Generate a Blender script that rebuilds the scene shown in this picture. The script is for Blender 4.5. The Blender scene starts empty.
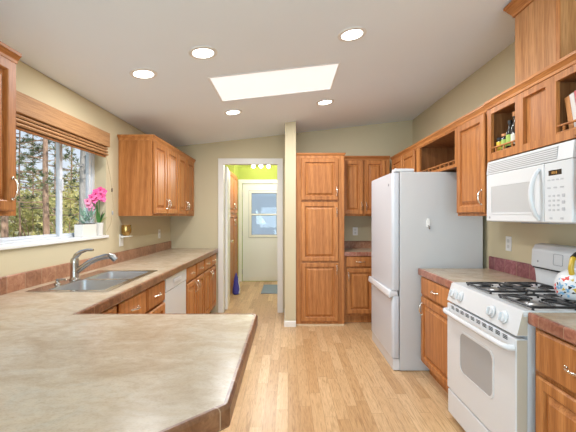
import bpy, bmesh, math, random
from mathutils import Vector, Matrix
R = math.radians
random.seed(7)
SC = bpy.context.scene
COL = SC.collection

# ------------------------------------------------------------------ camera
CH = 1.3716
FPX = 366.0
cd = bpy.data.cameras.new('camera')
cam = bpy.data.objects.new('camera', cd)
COL.objects.link(cam)
cam.location = (0, 0, CH)
cam.rotation_euler = (R(90), 0, 0)
cd.sensor_width = 36.0
cd.lens = 36.0 * FPX / 576.0
cd.clip_start = 0.02
cd.clip_end = 300
SC.camera = cam

# ------------------------------------------------------------------ sky, sun, exposure
W = bpy.data.worlds.new('sky')
SC.world = W
W.use_nodes = True
wn = W.node_tree
bg = wn.nodes['Background']
tc = wn.nodes.new('ShaderNodeTexCoord')
sp = wn.nodes.new('ShaderNodeSeparateXYZ')
rp = wn.nodes.new('ShaderNodeValToRGB')
rp.color_ramp.elements[0].position = 0.0
rp.color_ramp.elements[0].color = (0.86, 0.92, 1.0, 1)
rp.color_ramp.elements[1].position = 0.7
rp.color_ramp.elements[1].color = (0.50, 0.70, 1.0, 1)
wn.links.new(tc.outputs['Generated'], sp.inputs[0])
wn.links.new(sp.outputs['Z'], rp.inputs[0])
wn.links.new(rp.outputs[0], bg.inputs['Color'])
bg.inputs['Strength'].default_value = 0.85

def light(name, kind, loc, energy, color=(1, 1, 1), **kw):
    d = bpy.data.lights.new(name, kind)
    d.energy = energy
    d.color = color
    for k, v in kw.items():
        if k not in ('rot', 'to'):
            setattr(d, k, v)
    o = bpy.data.objects.new(name, d)
    COL.objects.link(o)
    o.location = loc
    if 'to' in kw:
        o.rotation_euler = Vector(kw['to']).to_track_quat('-Z', 'Y').to_euler()
    elif 'rot' in kw:
        o.rotation_euler = kw['rot']
    return o

light('sun', 'SUN', (5, -5, 12), 4.6, (1.0, 0.93, 0.82), angle=R(1.0), to=(-0.62, 0.55, -0.62))
# unseen fill lights added behind the camera, tilted up to brighten ceiling and fronts
light('rear_fill_light', 'AREA', (0.05, -3.93, 1.15), 128, (0.63, 0.845, 1.0), shape='RECTANGLE', size=3.0, size_y=2.1, to=(0, 1, 1.1))
light('side_fill_light', 'AREA', (-1.74, -1.6, 1.45), 66, (0.65, 0.855, 1.0), shape='RECTANGLE', size=1.8, size_y=1.2, to=(1, 0.45, 0.9))

SC.view_settings.view_transform = 'Standard'
SC.view_settings.look = 'None'
SC.view_settings.exposure = 0.31
SC.view_settings.gamma = 1.0
SC.view_settings.use_curve_mapping = False

# ------------------------------------------------------------------ mesh builder
class MB:
    def __init__(s):
        s.bm = bmesh.new()
        s.uv = s.bm.loops.layers.uv.new('UVMap')
        s.mi = 0

    def face(s, vs, mi=None):
        try:
            f = s.bm.faces.new(vs)
        except ValueError:
            return None
        f.material_index = s.mi if mi is None else mi
        return f

    def v(s, p):
        return s.bm.verts.new(p)

    def box(s, x0, x1, y0, y1, z0, z1, b=0.0, seg=2):
        vs = [s.v((x, y, z)) for x in (x0, x1) for y in (y0, y1) for z in (z0, z1)]
        q = [(0, 1, 3, 2), (4, 6, 7, 5), (0, 4, 5, 1), (2, 3, 7, 6), (0, 2, 6, 4), (1, 5, 7, 3)]
        fs = [s.face([vs[i] for i in t]) for t in q]
        if b > 0:
            es = list({e for f in fs for e in f.edges})
            bmesh.ops.bevel(s.bm, geom=es, offset=b, offset_type='OFFSET', segments=seg, profile=0.5, affect='EDGES', clamp_overlap=True, material=s.mi)
        return s

    def prism(s, pts, axis, a0, a1, b=0.0):
        """polygon pts (2-D) extruded along axis ('x','y','z') from a0 to a1"""
        def mk(p, a):
            return {'x': (a, p[0], p[1]), 'y': (p[0], a, p[1]), 'z': (p[0], p[1], a)}[axis]
        lo = [s.v(mk(p, a0)) for p in pts]
        hi = [s.v(mk(p, a1)) for p in pts]
        n = len(pts)
        fs = [s.face(lo), s.face(hi[::-1])]
        for i in range(n):
            fs.append(s.face([lo[i], hi[i], hi[(i + 1) % n], lo[(i + 1) % n]]))
        if b > 0:
            es = list({e for f in fs if f for e in f.edges})
            bmesh.ops.bevel(s.bm, geom=es, offset=b, offset_type='OFFSET', segments=2, profile=0.5, affect='EDGES', clamp_overlap=True, material=s.mi)
        return s

    def tube(s, path, r, seg=8, closed=False, cap=True):
        path = [Vector(p) for p in path]
        n = len(path)
        rs = r if isinstance(r, (list, tuple)) else [r] * n
        rings = []
        up = None
        for i, p in enumerate(path):
            if closed:
                t = (path[(i + 1) % n] - path[i - 1]).normalized()
            else:
                t = (path[min(i + 1, n - 1)] - path[max(i - 1, 0)]).normalized()
            if up is None:
                up = t.orthogonal().normalized()
            else:
                up = (up - t * up.dot(t))
                up = up.normalized() if up.length > 1e-6 else t.orthogonal().normalized()
            bi = t.cross(up)
            rings.append([s.v(p + (up * math.cos(2 * math.pi * k / seg) + bi * math.sin(2 * math.pi * k / seg)) * rs[i]) for k in range(seg)])
        m = n if closed else n - 1
        for i in range(m):
            a, b = rings[i], rings[(i + 1) % n]
            for k in range(seg):
                s.face([a[k], a[(k + 1) % seg], b[(k + 1) % seg], b[k]])
        if cap and not closed:
            s.face(rings[0][::-1])
            s.face(rings[-1])
        return s

    def lathe(s, prof, c=(0, 0, 0), seg=20, axis='z', cap=True):
        """prof: list of (radius, height)"""
        rings = []
        for r, h in prof:
            ring = []
            for k in range(seg):
                a = 2 * math.pi * k / seg
                u, w = r * math.cos(a), r * math.sin(a)
                p = {'z': (u, w, h), 'x': (h, u, w), 'y': (w, h, u)}[axis]
                ring.append(s.v((p[0] + c[0], p[1] + c[1], p[2] + c[2])))
            rings.append(ring)
        for a, b in zip(rings, rings[1:]):
            for k in range(seg):
                s.face([a[k], a[(k + 1) % seg], b[(k + 1) % seg], b[k]])
        if cap:
            if prof[0][0] > 1e-4:
                s.face(rings[0][::-1])
            if prof[-1][0] > 1e-4:
                s.face(rings[-1])
        return s

    def loops(s, x0, x1, z0, z1, prof, back=True):
        """concentric rectangles in the xz plane, prof = (inset, y[, material])"""
        rings = []
        for it in prof:
            i, y = it[0], it[1]
            rings.append([s.v((x0 + i, y, z0 + i)), s.v((x1 - i, y, z0 + i)), s.v((x1 - i, y, z1 - i)), s.v((x0 + i, y, z1 - i))])
        for q, (a, b) in enumerate(zip(rings, rings[1:])):
            mi = prof[q + 1][2] if len(prof[q + 1]) > 2 else s.mi
            for k in range(4):
                m2 = mi
                s.face([a[k], a[(k + 1) % 4], b[(k + 1) % 4], b[k]], m2)
        s.face(rings[-1], prof[-1][2] if len(prof[-1]) > 2 else s.mi)
        if back:
            s.face(rings[0][::-1])
        return s

    def plate(s, outer, holes, fn, t):
        """flat plate with holes: 2-D loops, fn maps (u,v,w) to 3-D, thickness t along w"""
        es, allloops = [], []
        for lp in [outer] + holes:
            a = [s.v(fn(p[0], p[1], 0)) for p in lp]
            b = [s.v(fn(p[0], p[1], t)) for p in lp]
            allloops.append((a, b))
        for side in (0, 1):
            ed = []
            for lp in allloops:
                L = lp[side]
                for i in range(len(L)):
                    ed.append(s.bm.edges.new((L[i], L[(i + 1) % len(L)])))
            r = bmesh.ops.triangle_fill(s.bm, use_beauty=True, edges=ed)
            for g in r['geom']:
                if isinstance(g, bmesh.types.BMFace):
                    g.material_index = s.mi
        for a, b in allloops:
            n = len(a)
            for i in range(n):
                s.face([a[i], a[(i + 1) % n], b[(i + 1) % n], b[i]])
        return s

    def sweep(s, pts, prof, closed=False, z=0.0):
        """profile (n, z) swept along a horizontal 2-D polyline with mitres; n to the left of travel; uv.x = length"""
        n = len(pts)
        P = [Vector((p[0], p[1])) for p in pts]
        rings, L, acc = [], [], 0.0
        for i in range(n):
            d0 = (P[i] - P[i - 1]).normalized() if (i > 0 or closed) else None
            d1 = (P[(i + 1) % n] - P[i]).normalized() if (i < n - 1 or closed) else None
            if d0 is None: d0 = d1
            if d1 is None: d1 = d0
            n0, n1 = Vector((-d0.y, d0.x)), Vector((-d1.y, d1.x))
            m = (n0 + n1)
            m = m / max(m.length_squared, 1e-6) * 2.0
            if i > 0: acc += (P[i] - P[i - 1]).length
            L.append(acc)
            rings.append([s.v((P[i].x + m.x * q[0], P[i].y + m.y * q[0], q[1] + z)) for q in prof])
        k = len(prof)
        rng = range(n if closed else n - 1)
        for i in rng:
            a, b = rings[i], rings[(i + 1) % n]
            for j in range(k):
                f = s.face([a[j], a[(j + 1) % k], b[(j + 1) % k], b[j]])
                if f:
                    us = [L[i], L[i], L[i + 1] if i + 1 < n else acc, L[i + 1] if i + 1 < n else acc]
                    for lp, u in zip(f.loops, us):
                        lp[s.uv].uv = (u, 0)
        if not closed:
            s.face(rings[0]); s.face(rings[-1][::-1])
        return s

    def crown(s, x0, x1, y0, y1, prof, left, right, front=True):
        """moulding around a cabinet top: prof (offset, z), grows only on the flagged sides"""
        rings = []
        for o, z in prof:
            a, b = x0 - (o if left else 0), x1 + (o if right else 0)
            f = y0 - o
            rings.append([s.v((a, f, z)), s.v((b, f, z)), s.v((b, y1, z)), s.v((a, y1, z))])
        for a, b in zip(rings, rings[1:]):
            for k in range(4):
                s.face([a[k], a[(k + 1) % 4], b[(k + 1) % 4], b[k]])
        s.face(rings[0][::-1]); s.face(rings[-1])
        return s

    def build(s, name, mats, parent=None, smooth=None, loc=None):
        bmesh.ops.recalc_face_normals(s.bm, faces=s.bm.faces[:])
        me = bpy.data.meshes.new(name)
        s.bm.to_mesh(me)
        s.bm.free()
        for m in (mats if isinstance(mats, (list, tuple)) else [mats]):
            me.materials.append(m)
        if smooth is not None:
            for p in me.polygons: p.use_smooth = True
            try:
                me.set_sharp_from_angle(angle=R(smooth))
            except Exception:
                pass
        o = bpy.data.objects.new(name, me)
        COL.objects.link(o)
        if parent is not None: o.parent = parent
        if loc is not None: o.location = loc
        return o

def tag(o, label=None, cat=None, group=None, kind=None):
    if label: o['label'] = label
    if cat: o['category'] = cat
    if group: o['group'] = group
    if kind: o['kind'] = kind
    return o

def thing(name, label, cat, loc=(0, 0, 0), rz=0, group=None):
    o = bpy.data.objects.new(name, None)
    COL.objects.link(o)
    o.empty_display_size = 0.05
    o.location = loc
    o.rotation_euler = (0, 0, R(rz))
    return tag(o, label, cat, group)

def kids(o):
    return [c for c in bpy.data.objects if c.parent == o]

def copy_tree(o, parent=None, ch=None):
    c = o.copy()
    COL.objects.link(c)
    c.parent = parent
    for k in kids(o): copy_tree(k, c)
    return c

def struct(o, label=None):
    o['kind'] = 'structure'
    if label: o['label'] = label
    return o

# ------------------------------------------------------------------ materials
def new_mat(name, color=(0.8, 0.8, 0.8), rough=0.5, metal=0.0, spec=None, **kw):
    m = bpy.data.materials.new(name)
    m.use_nodes = True
    b = m.node_tree.nodes['Principled BSDF']
    b.inputs['Base Color'].default_value = (*color, 1)
    b.inputs['Roughness'].default_value = rough
    b.inputs['Metallic'].default_value = metal
    if spec is not None: b.inputs['Specular IOR Level'].default_value = spec
    for k, v in kw.items():
        b.inputs[k.replace('_', ' ')].default_value = v
    return m

def N(m, t, **kw):
    n = m.node_tree.nodes.new(t)
    for k, v in kw.items(): setattr(n, k, v)
    return n

def LK(m, a, b): m.node_tree.links.new(a, b)
def P(m): return m.node_tree.nodes['Principled BSDF']

def coords(m, scale, kind='Object', rnd=True):
    t = N(m, 'ShaderNodeTexCoord')
    src = t.outputs[kind]
    if rnd:
        oi = N(m, 'ShaderNodeObjectInfo')
        sc = N(m, 'ShaderNodeVectorMath', operation='SCALE')
        sc.inputs[0].default_value = (17.3, 9.1, 23.7)
        LK(m, oi.outputs['Random'], sc.inputs['Scale'])
        ad = N(m, 'ShaderNodeVectorMath', operation='ADD')
        LK(m, src, ad.inputs[0]); LK(m, sc.outputs[0], ad.inputs[1])
        src = ad.outputs[0]
    mp = N(m, 'ShaderNodeMapping')
    mp.inputs['Scale'].default_value = scale
    LK(m, src, mp.inputs[0])
    return mp.outputs[0]

def noise(m, vec, scale, detail=4, rough=0.55, dist=0.0):
    n = N(m, 'ShaderNodeTexNoise')
    n.inputs['Scale'].default_value = scale
    n.inputs['Detail'].default_value = detail
    n.inputs['Roughness'].default_value = rough
    n.inputs['Distortion'].default_value = dist
    LK(m, vec, n.inputs['Vector'])
    return n.outputs['Fac']

def ramp(m, fac, stops):
    r = N(m, 'ShaderNodeValToRGB')
    e = r.color_ramp.elements
    while len(e) < len(stops): e.new(0.5)
    for q, (p, c) in zip(e, stops):
        q.position = p; q.color = (*c, 1)
    LK(m, fac, r.inputs[0])
    return r.outputs[0]

def mix(m, a, b, fac, mode='MIX'):
    x = N(m, 'ShaderNodeMix', data_type='RGBA', blend_type=mode)
    for s, i in ((fac, 0), (a, 6), (b, 7)):
        if isinstance(s, (int, float)): x.inputs[i].default_value = s
        elif isinstance(s, tuple): x.inputs[i].default_value = (*s, 1)
        else: LK(m, s, x.inputs[i])
    return x.outputs[2]

def bump(m, fac, strength, dist=0.002):
    b = N(m, 'ShaderNodeBump')
    b.inputs['Strength'].default_value = strength
    b.inputs['Distance'].default_value = dist
    LK(m, fac, b.inputs['Height'])
    LK(m, b.outputs[0], P(m).inputs['Normal'])

def math_n(m, op, a, b=None):
    n = N(m, 'ShaderNodeMath', operation=op)
    for i, s in enumerate((a, b)):
        if s is None: continue
        if isinstance(s, (int, float)): n.inputs[i].default_value = s
        else: LK(m, s, n.inputs[i])
    return n.outputs[0]

def oak(name, axis, dark=(0.34, 0.118, 0.032), mid=(0.48, 0.187, 0.053), lite=(0.59, 0.258, 0.083), rough=0.42):
    m = new_mat(name, mid, rough)
    st = {'z': (1, 1, 0.045), 'x': (0.045, 1, 1), 'y': (1, 0.045, 1)}[axis]
    v = coords(m, st)
    big = noise(m, v, 9, 3, 0.5, 1.2)
    wv = N(m, 'ShaderNodeTexWave', wave_type='BANDS', bands_direction='DIAGONAL')
    wv.inputs['Scale'].default_value = 9
    wv.inputs['Distortion'].default_value = 5
    wv.inputs['Detail'].default_value = 2
    wv.inputs['Detail Scale'].default_value = 1.4
    LK(m, v, wv.inputs['Vector'])
    fine = noise(m, v, 170, 2, 0.6)
    c1 = ramp(m, big, [(0.28, dark), (0.5, mid), (0.72, lite)])
    c2 = ramp(m, wv.outputs['Fac'], [(0.0, tuple(c * 0.78 for c in mid)), (0.35, mid), (1.0, lite)])
    c = mix(m, c1, c2, 0.45)
    f = ramp(m, fine, [(0.35, (0.70, 0.62, 0.55)), (0.6, (1.05, 1.05, 1.05))])
    c = mix(m, c, f, 0.75, 'MULTIPLY')
    oi = N(m, 'ShaderNodeObjectInfo')
    tone = ramp(m, oi.outputs['Random'], [(0.0, (0.90, 0.88, 0.86)), (1.0, (1.08, 1.09, 1.1))])
    c = mix(m, c, tone, 1.0, 'MULTIPLY')
    LK(m, c, P(m).inputs['Base Color'])
    P(m).inputs['Specular IOR Level'].default_value = 0.3
    bump(m, fine, 0.15, 0.001)
    return m

WOOD = oak('oak_vertical_grain', 'z')
WOODH = oak('oak_horizontal_grain', 'x')
def wall_paint(name, col, b=0.25):
    m = new_mat(name, col, 0.85, spec=0.25)
    v = coords(m, (1, 1, 1), rnd=False)
    n2 = noise(m, v, 1.1, 2)
    c = mix(m, tuple(x * 0.965 for x in col), tuple(min(1, x * 1.03) for x in col), n2)
    LK(m, c, P(m).inputs['Base Color'])
    bump(m, noise(m, v, 90, 3, 0.6), b, 0.0015)
    return m
WALL = wall_paint('khaki_wall_paint', (0.595, 0.515, 0.345))
GREEN = wall_paint('lime_green_paint', (0.43, 0.50, 0.11))
CEIL = wall_paint('ceiling_paint', (0.84, 0.905, 0.99), 0.35)
WHITEP = new_mat('white_trim_paint', (0.80, 0.77, 0.71), 0.4)
PLASTW = new_mat('white_plastic', (0.80, 0.79, 0.76), 0.35)
APPL = new_mat('white_appliance_enamel', (0.68, 0.69, 0.70), 0.22)
APPLG = new_mat('pale_grey_enamel', (0.62, 0.63, 0.64), 0.35)
VINYL = new_mat('white_vinyl', (0.68, 0.71, 0.75), 0.35)
def fridge_mat():
    m = new_mat('textured_fridge_enamel', (0.58, 0.61, 0.65), 0.32)
    v = coords(m, (1, 1, 1), rnd=False)
    bump(m, noise(m, v, 260, 2, 0.5), 0.12, 0.001)
    return m
FRIDGE = fridge_mat()
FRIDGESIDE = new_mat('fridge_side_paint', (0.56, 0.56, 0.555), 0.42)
CHROME = new_mat('polished_nickel', (0.78, 0.72, 0.64), 0.18, 1.0)
STEEL = new_mat('brushed_stainless', (0.62, 0.62, 0.62), 0.22, 1.0)
SATIN = new_mat('satin_stainless', (0.50, 0.51, 0.53), 0.30, 0.85)
NICKEL = new_mat('brushed_nickel', (0.46, 0.43, 0.39), 0.25, 1.0)
BRASS = new_mat('old_brass', (0.46, 0.30, 0.11), 0.24, 1.0)
IRON = new_mat('black_cast_iron', (0.016, 0.016, 0.018), 0.42)
BLACK = new_mat('black_gap', (0.012, 0.012, 0.012), 0.6)
DARKGLASS = new_mat('grey_oven_glass', (0.36, 0.365, 0.37), 0.12)
MWGLASS = new_mat('microwave_window', (0.50, 0.505, 0.51), 0.2)
DISPLAY = new_mat('dark_display', (0.03, 0.018, 0.01), 0.2)
DIGIT = new_mat('amber_digits', (0.3, 0.14, 0.02), 0.5, Emission_Color=(1, 0.5, 0.1, 1), Emission_Strength=0.15)
GREYINK = new_mat('grey_print', (0.25, 0.26, 0.28), 0.5)
TAN = new_mat('beige_side_tint', (0.50, 0.45, 0.36), 0.45)  # beige plates carry the reflection and shade of the range sides as colour
INSIDE = oak('oak_shaded_interior', 'z', (0.22, 0.085, 0.03), (0.33, 0.14, 0.05), (0.42, 0.19, 0.075))  # darker oak copy; cubby shade put into the colour
BEADW = new_mat('pale_wood_bead', (0.62, 0.45, 0.27), 0.45)

def stone(name, stops, scale=5.0, rough=0.3):
    m = new_mat(name, stops[1][1], rough)
    v = coords(m, (1, 1.5, 1), rnd=False)
    a = noise(m, v, scale, 7, 0.62, 0.9)
    b = noise(m, v, scale * 5, 5, 0.65, 0.6)
    c1 = ramp(m, a, stops)
    c2 = ramp(m, b, [(0.36, (0.86, 0.84, 0.80)), (0.52, (1, 1, 1)), (0.68, (1.08, 1.08, 1.06))])
    c = mix(m, c1, c2, 0.8, 'MULTIPLY')
    spk = noise(m, v, 140, 2, 0.5)
    c = mix(m, c, ramp(m, spk, [(0.34, (0.82, 0.78, 0.74)), (0.5, (1, 1, 1))]), 0.5, 'MULTIPLY')
    LK(m, c, P(m).inputs['Base Color'])
    return m
COUNTER = stone('mottled_stone_laminate', [(0.26, (0.39, 0.29, 0.185)), (0.46, (0.46, 0.365, 0.255)), (0.60, (0.52, 0.43, 0.32)), (0.76, (0.47, 0.42, 0.335))], 5.0, 0.27)

def tile(name, stops, step=0.152, rough=0.28, grout=(0.40, 0.27, 0.18), gw=0.022):
    m = new_mat(name, stops[1][1], rough)
    v = coords(m, (1, 1, 1), rnd=False)
    a = noise(m, v, 22, 6, 0.65, 1.2)
    c1 = ramp(m, a, stops)
    t = N(m, 'ShaderNodeTexCoord')
    s_ = N(m, 'ShaderNodeSeparateXYZ')
    LK(m, t.outputs['UV'], s_.inputs[0])
    u = math_n(m, 'DIVIDE', s_.outputs[0], step)
    fr = math_n(m, 'FRACT', u)
    fl = math_n(m, 'FLOOR', u)
    wn_ = N(m, 'ShaderNodeTexWhiteNoise', noise_dimensions='1D')
    LK(m, fl, wn_.inputs['W'])
    tone = ramp(m, wn_.outputs['Value'], [(0, (0.82, 0.80, 0.78)), (1, (1.12, 1.12, 1.12))])
    c1 = mix(m, c1, tone, 1.0, 'MULTIPLY')
    g = math_n(m, 'LESS_THAN', fr, gw)
    c = mix(m, c1, grout, g)
    LK(m, c, P(m).inputs['Base Color'])
    return m
TILE = tile('brown_ceramic_edge_tile', [(0.3, (0.12, 0.045, 0.02)), (0.5, (0.22, 0.095, 0.045)), (0.7, (0.34, 0.17, 0.09))])
TILESPLASH = tile('terracotta_splash_tile', [(0.3, (0.24, 0.095, 0.05)), (0.5, (0.36, 0.17, 0.095)), (0.72, (0.48, 0.27, 0.17))])
TILERED = tile('wine_red_splash_tile', [(0.3, (0.17, 0.04, 0.05)), (0.5, (0.30, 0.095, 0.105)), (0.72, (0.44, 0.21, 0.22))])
TILEREDEDGE = tile('red_brown_edge_tile', [(0.3, (0.20, 0.06, 0.04)), (0.5, (0.34, 0.135, 0.085)), (0.72, (0.46, 0.24, 0.17))])

def plank_floor():
    m = new_mat('honey_oak_laminate', (0.6, 0.42, 0.24), 0.30)
    t = N(m, 'ShaderNodeTexCoord')
    mp = N(m, 'ShaderNodeMapping')
    mp.inputs['Rotation'].default_value = (0, 0, R(90))
    sx = N(m, 'ShaderNodeSeparateXYZ'); LK(m, t.outputs['Object'], sx.inputs[0])
    row = math_n(m, 'FLOOR', math_n(m, 'DIVIDE', sx.outputs[0], 0.083))
    wr = N(m, 'ShaderNodeTexWhiteNoise', noise_dimensions='1D'); LK(m, row, wr.inputs['W'])
    yo = math_n(m, 'ADD', sx.outputs[1], math_n(m, 'MULTIPLY', wr.outputs['Value'], 3.1))
    cx_ = N(m, 'ShaderNodeCombineXYZ'); LK(m, sx.outputs[0], cx_.inputs[0]); LK(m, yo, cx_.inputs[1])
    LK(m, cx_.outputs[0], mp.inputs[0])
    br = N(m, 'ShaderNodeTexBrick')
    br.offset = 0.0
    br.inputs['Scale'].default_value = 1.0
    br.inputs['Brick Width'].default_value = 0.62
    br.inputs['Row Height'].default_value = 0.083
    br.inputs['Mortar Size'].default_value = 0.0013
    br.inputs['Mortar Smooth'].default_value = 0.2
    br.inputs['Bias'].default_value = -0.1
    br.inputs['Color1'].default_value = (0.0, 0.0, 0.0, 1)
    br.inputs['Color2'].default_value = (1, 1, 1, 1)
    br.inputs['Mortar'].default_value = (0.5, 0.5, 0.5, 1)
    LK(m, mp.outputs[0], br.inputs['Vector'])
    # grain offset per plank
    off = N(m, 'ShaderNodeVectorMath', operation='SCALE')
    LK(m, br.outputs['Color'], off.inputs[0]); off.inputs['Scale'].default_value = 13.0
    add = N(m, 'ShaderNodeVectorMath', operation='ADD')
    LK(m, t.outputs['Object'], add.inputs[0]); LK(m, off.outputs[0], add.inputs[1])
    mp2 = N(m, 'ShaderNodeMapping')
    mp2.inputs['Scale'].default_value = (1, 0.07, 1)
    LK(m, add.outputs[0], mp2.inputs[0])
    g1 = noise(m, mp2.outputs[0], 46, 4, 0.6, 2.4)
    g2 = noise(m, mp2.outputs[0], 210, 2, 0.6)
    base = ramp(m, br.outputs['Color'], [(0.0, (0.52, 0.315, 0.150)), (0.5, (0.605, 0.392, 0.203)), (1.0, (0.71, 0.50, 0.285))])
    c = mix(m, base, ramp(m, g1, [(0.30, (0.62, 0.53, 0.44)), (0.50, (1, 1, 1)), (0.75, (1.10, 1.12, 1.14))]), 0.85, 'MULTIPLY')
    c = mix(m, c, ramp(m, g2, [(0.35, (0.82, 0.77, 0.72)), (0.6, (1.03, 1.03, 1.03))]), 0.6, 'MULTIPLY')
    c = mix(m, c, (0.28, 0.16, 0.07), math_n(m, 'MULTIPLY', br.outputs['Fac'], 0.8))
    LK(m, c, P(m).inputs['Base Color'])
    return m
FLOOR = plank_floor()

def woven():
    m = new_mat('woven_wood_shade', (0.42, 0.22, 0.09), 0.6)
    v = coords(m, (1, 1, 1), rnd=False)
    w = N(m, 'ShaderNodeTexWave', wave_type='BANDS', bands_direction='Z')
    w.inputs['Scale'].default_value = 55
    w.inputs['Distortion'].default_value = 0.6
    LK(m, v, w.inputs['Vector'])
    mp = N(m, 'ShaderNodeMapping'); mp.inputs['Scale'].default_value = (1, 0.05, 1)
    LK(m, v, mp.inputs[0])
    n_ = noise(m, mp.outputs[0], 120, 3)
    c = ramp(m, w.outputs['Fac'], [(0.0, (0.27, 0.125, 0.045)), (0.5, (0.40, 0.205, 0.080)), (1.0, (0.48, 0.26, 0.11))])
    c = mix(m, c, ramp(m, n_, [(0.35, (0.75, 0.7, 0.65)), (0.6, (1.1, 1.1, 1.1))]), 0.8, 'MULTIPLY')
    LK(m, c, P(m).inputs['Base Color'])
    bump(m, w.outputs['Fac'], 0.4, 0.003)
    return m
WOVEN = woven()

def glass(name, tint=(1, 1, 1), rough=0.0):
    m = new_mat(name, tint, rough)
    t = N(m, 'ShaderNodeBsdfTransparent'); t.inputs[0].default_value = (0.97, 0.98, 0.98, 1)
    g = N(m, 'ShaderNodeBsdfGlossy'); g.inputs['Roughness'].default_value = 0.02
    mxf = 0.025
    mx = N(m, 'ShaderNodeMixShader')
    mx.inputs[0].default_value = mxf; LK(m, t.outputs[0], mx.inputs[1]); LK(m, g.outputs[0], mx.inputs[2])
    LK(m, mx.outputs[0], m.node_tree.nodes['Material Output'].inputs['Surface'])
    return m
GLASS = glass('window_glass')

def emit(name, col, s):
    m = new_mat(name, (0.9, 0.9, 0.9), 0.5)
    P(m).inputs['Emission Color'].default_value = (*col, 1)
    P(m).inputs['Emission Strength'].default_value = s
    return m

# ================================================================== STRUCTURE
WX0, WX1 = -1.67, 1.77          # left and right wall faces
YB = 5.20                       # back wall face
YR = -4.0                       # rear wall of the living area
def ceil_z(x): return 2.535 + 0.113 * x

fl = MB().box(-1.9, 2.0, YR - 0.1, 7.9, -0.1, 0.0).build('floor', FLOOR)
struct(fl, 'honey oak laminate plank floor running away from the camera')

# skylight position on the sloped ceiling
SKX0, SKX1, SKY0, SKY1 = -0.635, 0.415, 2.885, 3.495
b = MB()
b.plate([(-1.80, YR - 0.1), (1.9, YR - 0.1), (1.9, 5.32), (-1.80, 5.32)], [[(SKX0, SKY0), (SKX1, SKY0), (SKX1, SKY1), (SKX0, SKY1)]],
        lambda u, v, w: (u, v, ceil_z(u) + w), 0.16)
struct(b.build('ceiling', CEIL), 'sloped off-white ceiling with a skylight opening')

# left wall with window opening and a second window by the living area
WY0, WY1, WZ0, WZ1 = 1.93, 3.36, 1.196, 2.04
b = MB()
b.plate([(YR - 0.1, 0), (5.32, 0), (5.32, 2.34), (YR - 0.1, 2.34)], [[(WY0, WZ0), (WY1, WZ0), (WY1, WZ1), (WY0, WZ1)], [(-2.6, 0.8), (-0.6, 0.8), (-0.6, 2.05), (-2.6, 2.05)]],
        lambda u, v, w: (WX0 - w, u, v), 0.17)
struct(b.build('wall_left', WALL), 'khaki wall with the kitchen window')
b = MB()
b.prism([(YR - 0.1, 0), (5.32, 0), (5.32, 2.735), (YR - 0.1, 2.735)], 'x', WX1, WX1 + 0.12)
struct(b.build('wall_right', WALL), 'khaki wall behind the range and refrigerator')
# back wall with doorway
DX0, DX1, DZ = -0.928, -0.136, 2.125
b = MB()
b.plate([(WX0 - 0.05, 0), (DX0, 0), (DX0, DZ), (DX1, DZ), (DX1, 0), (WX1 + 0.05, 0), (WX1 + 0.05, 2.74), (WX0 - 0.05, 2.345)], [],
        lambda u, v, w: (u, YB + w, v), 0.11)
struct(b.build('wall_back', [WALL]), 'khaki end wall with a white cased doorway')
# wing wall beside the pantry
PX0, PX1, PY = -0.037, 0.098, 4.54
b = MB()
b.prism([(PX0, 0), (PX1, 0), (PX1, ceil_z(PX1) - 0.001), (PX0, ceil_z(PX0) - 0.001)], 'y', PY, YB - 0.001)
struct(b.build('wall_wing', WALL), 'narrow khaki wing wall beside the pantry cabinet')
# rear wall of the living area with wide glazed opening
b = MB()
b.plate([(WX0 - 0.1, 0), (WX1 + 0.1, 0), (WX1 + 0.1, 2.74), (WX0 - 0.1, 2.34)], [[(-1.45, 0.08), (1.55, 0.08), (1.55, 2.2), (-1.45, 2.2)]],
        lambda u, v, w: (u, YR - w, v), 0.1)
struct(b.build('wall_rear', WALL), 'rear wall of the living area')
# laundry room shell
LY1 = 7.68
b = MB(); b.plate([(-1.45, 0), (0.75, 0), (0.75, 2.6), (-1.45, 2.6)], [[(-0.965, 0.0005), (-0.04, 0.0005), (-0.04, 2.06), (-0.965, 2.06)]], lambda u, v, w: (u, LY1 + w, v), 0.12)
struct(b.build('wall_laundry_end', GREEN), 'lime green wall around the outside door')
b = MB(); b.prism([(-1.42, 5.315), (-1.30, 5.315), (-1.30, 7.13), (-1.045, 7.13), (-1.045, LY1 - 0.001), (-1.42, LY1 - 0.001)], 'z', 0, 2.6)
struct(b.build('wall_laundry_side', GREEN), 'lime green side wall of the laundry')
b = MB(); b.box(0.62, 0.74, 5.315, LY1 - 0.001, 0, 2.6)
struct(b.build('wall_laundry_inner', GREEN), 'lime green inner wall of the laundry')
b = MB(); b.box(-1.45, 0.75, 5.312, LY1 + 0.1, 2.6, 2.7)
struct(b.build('ceiling_laundry', CEIL), 'flat laundry ceiling')

# casing around the doorway, with jamb lining
def casing(x0, x1, zt, w, y, t, name, label, proj=0.0):
    b = MB()
    pts = [(x0 - w, 0.0), (x0, 0.0), (x0, zt), (x1, zt), (x1, 0.0), (x1 + w, 0.0), (x1 + w, zt + w), (x0 - w, zt + w)]
    b.prism(pts, 'y', y - t, y - 0.0005, 0.004)
    return struct(b.build(name, WHITEP), label)
casing(DX0 + 0.012, DX1 - 0.012, DZ - 0.012, 0.075, YB, 0.018, 'trim_1', 'white casing around the laundry doorway')
b = MB()
b.prism([(DX0, 0), (DX0 + 0.014, 0), (DX0 + 0.014, DZ - 0.014), (DX1 - 0.014, DZ - 0.014), (DX1 - 0.014, 0), (DX1, 0), (DX1, DZ), (DX0, DZ)], 'y', YB - 0.0004, YB + 0.112)
struct(b.build('trim_2', WHITEP), 'white door jamb lining')
casing(-0.965, -0.04, 2.06, 0.075, LY1, 0.02, 'trim_3', 'pale casing around the outside door')

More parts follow.
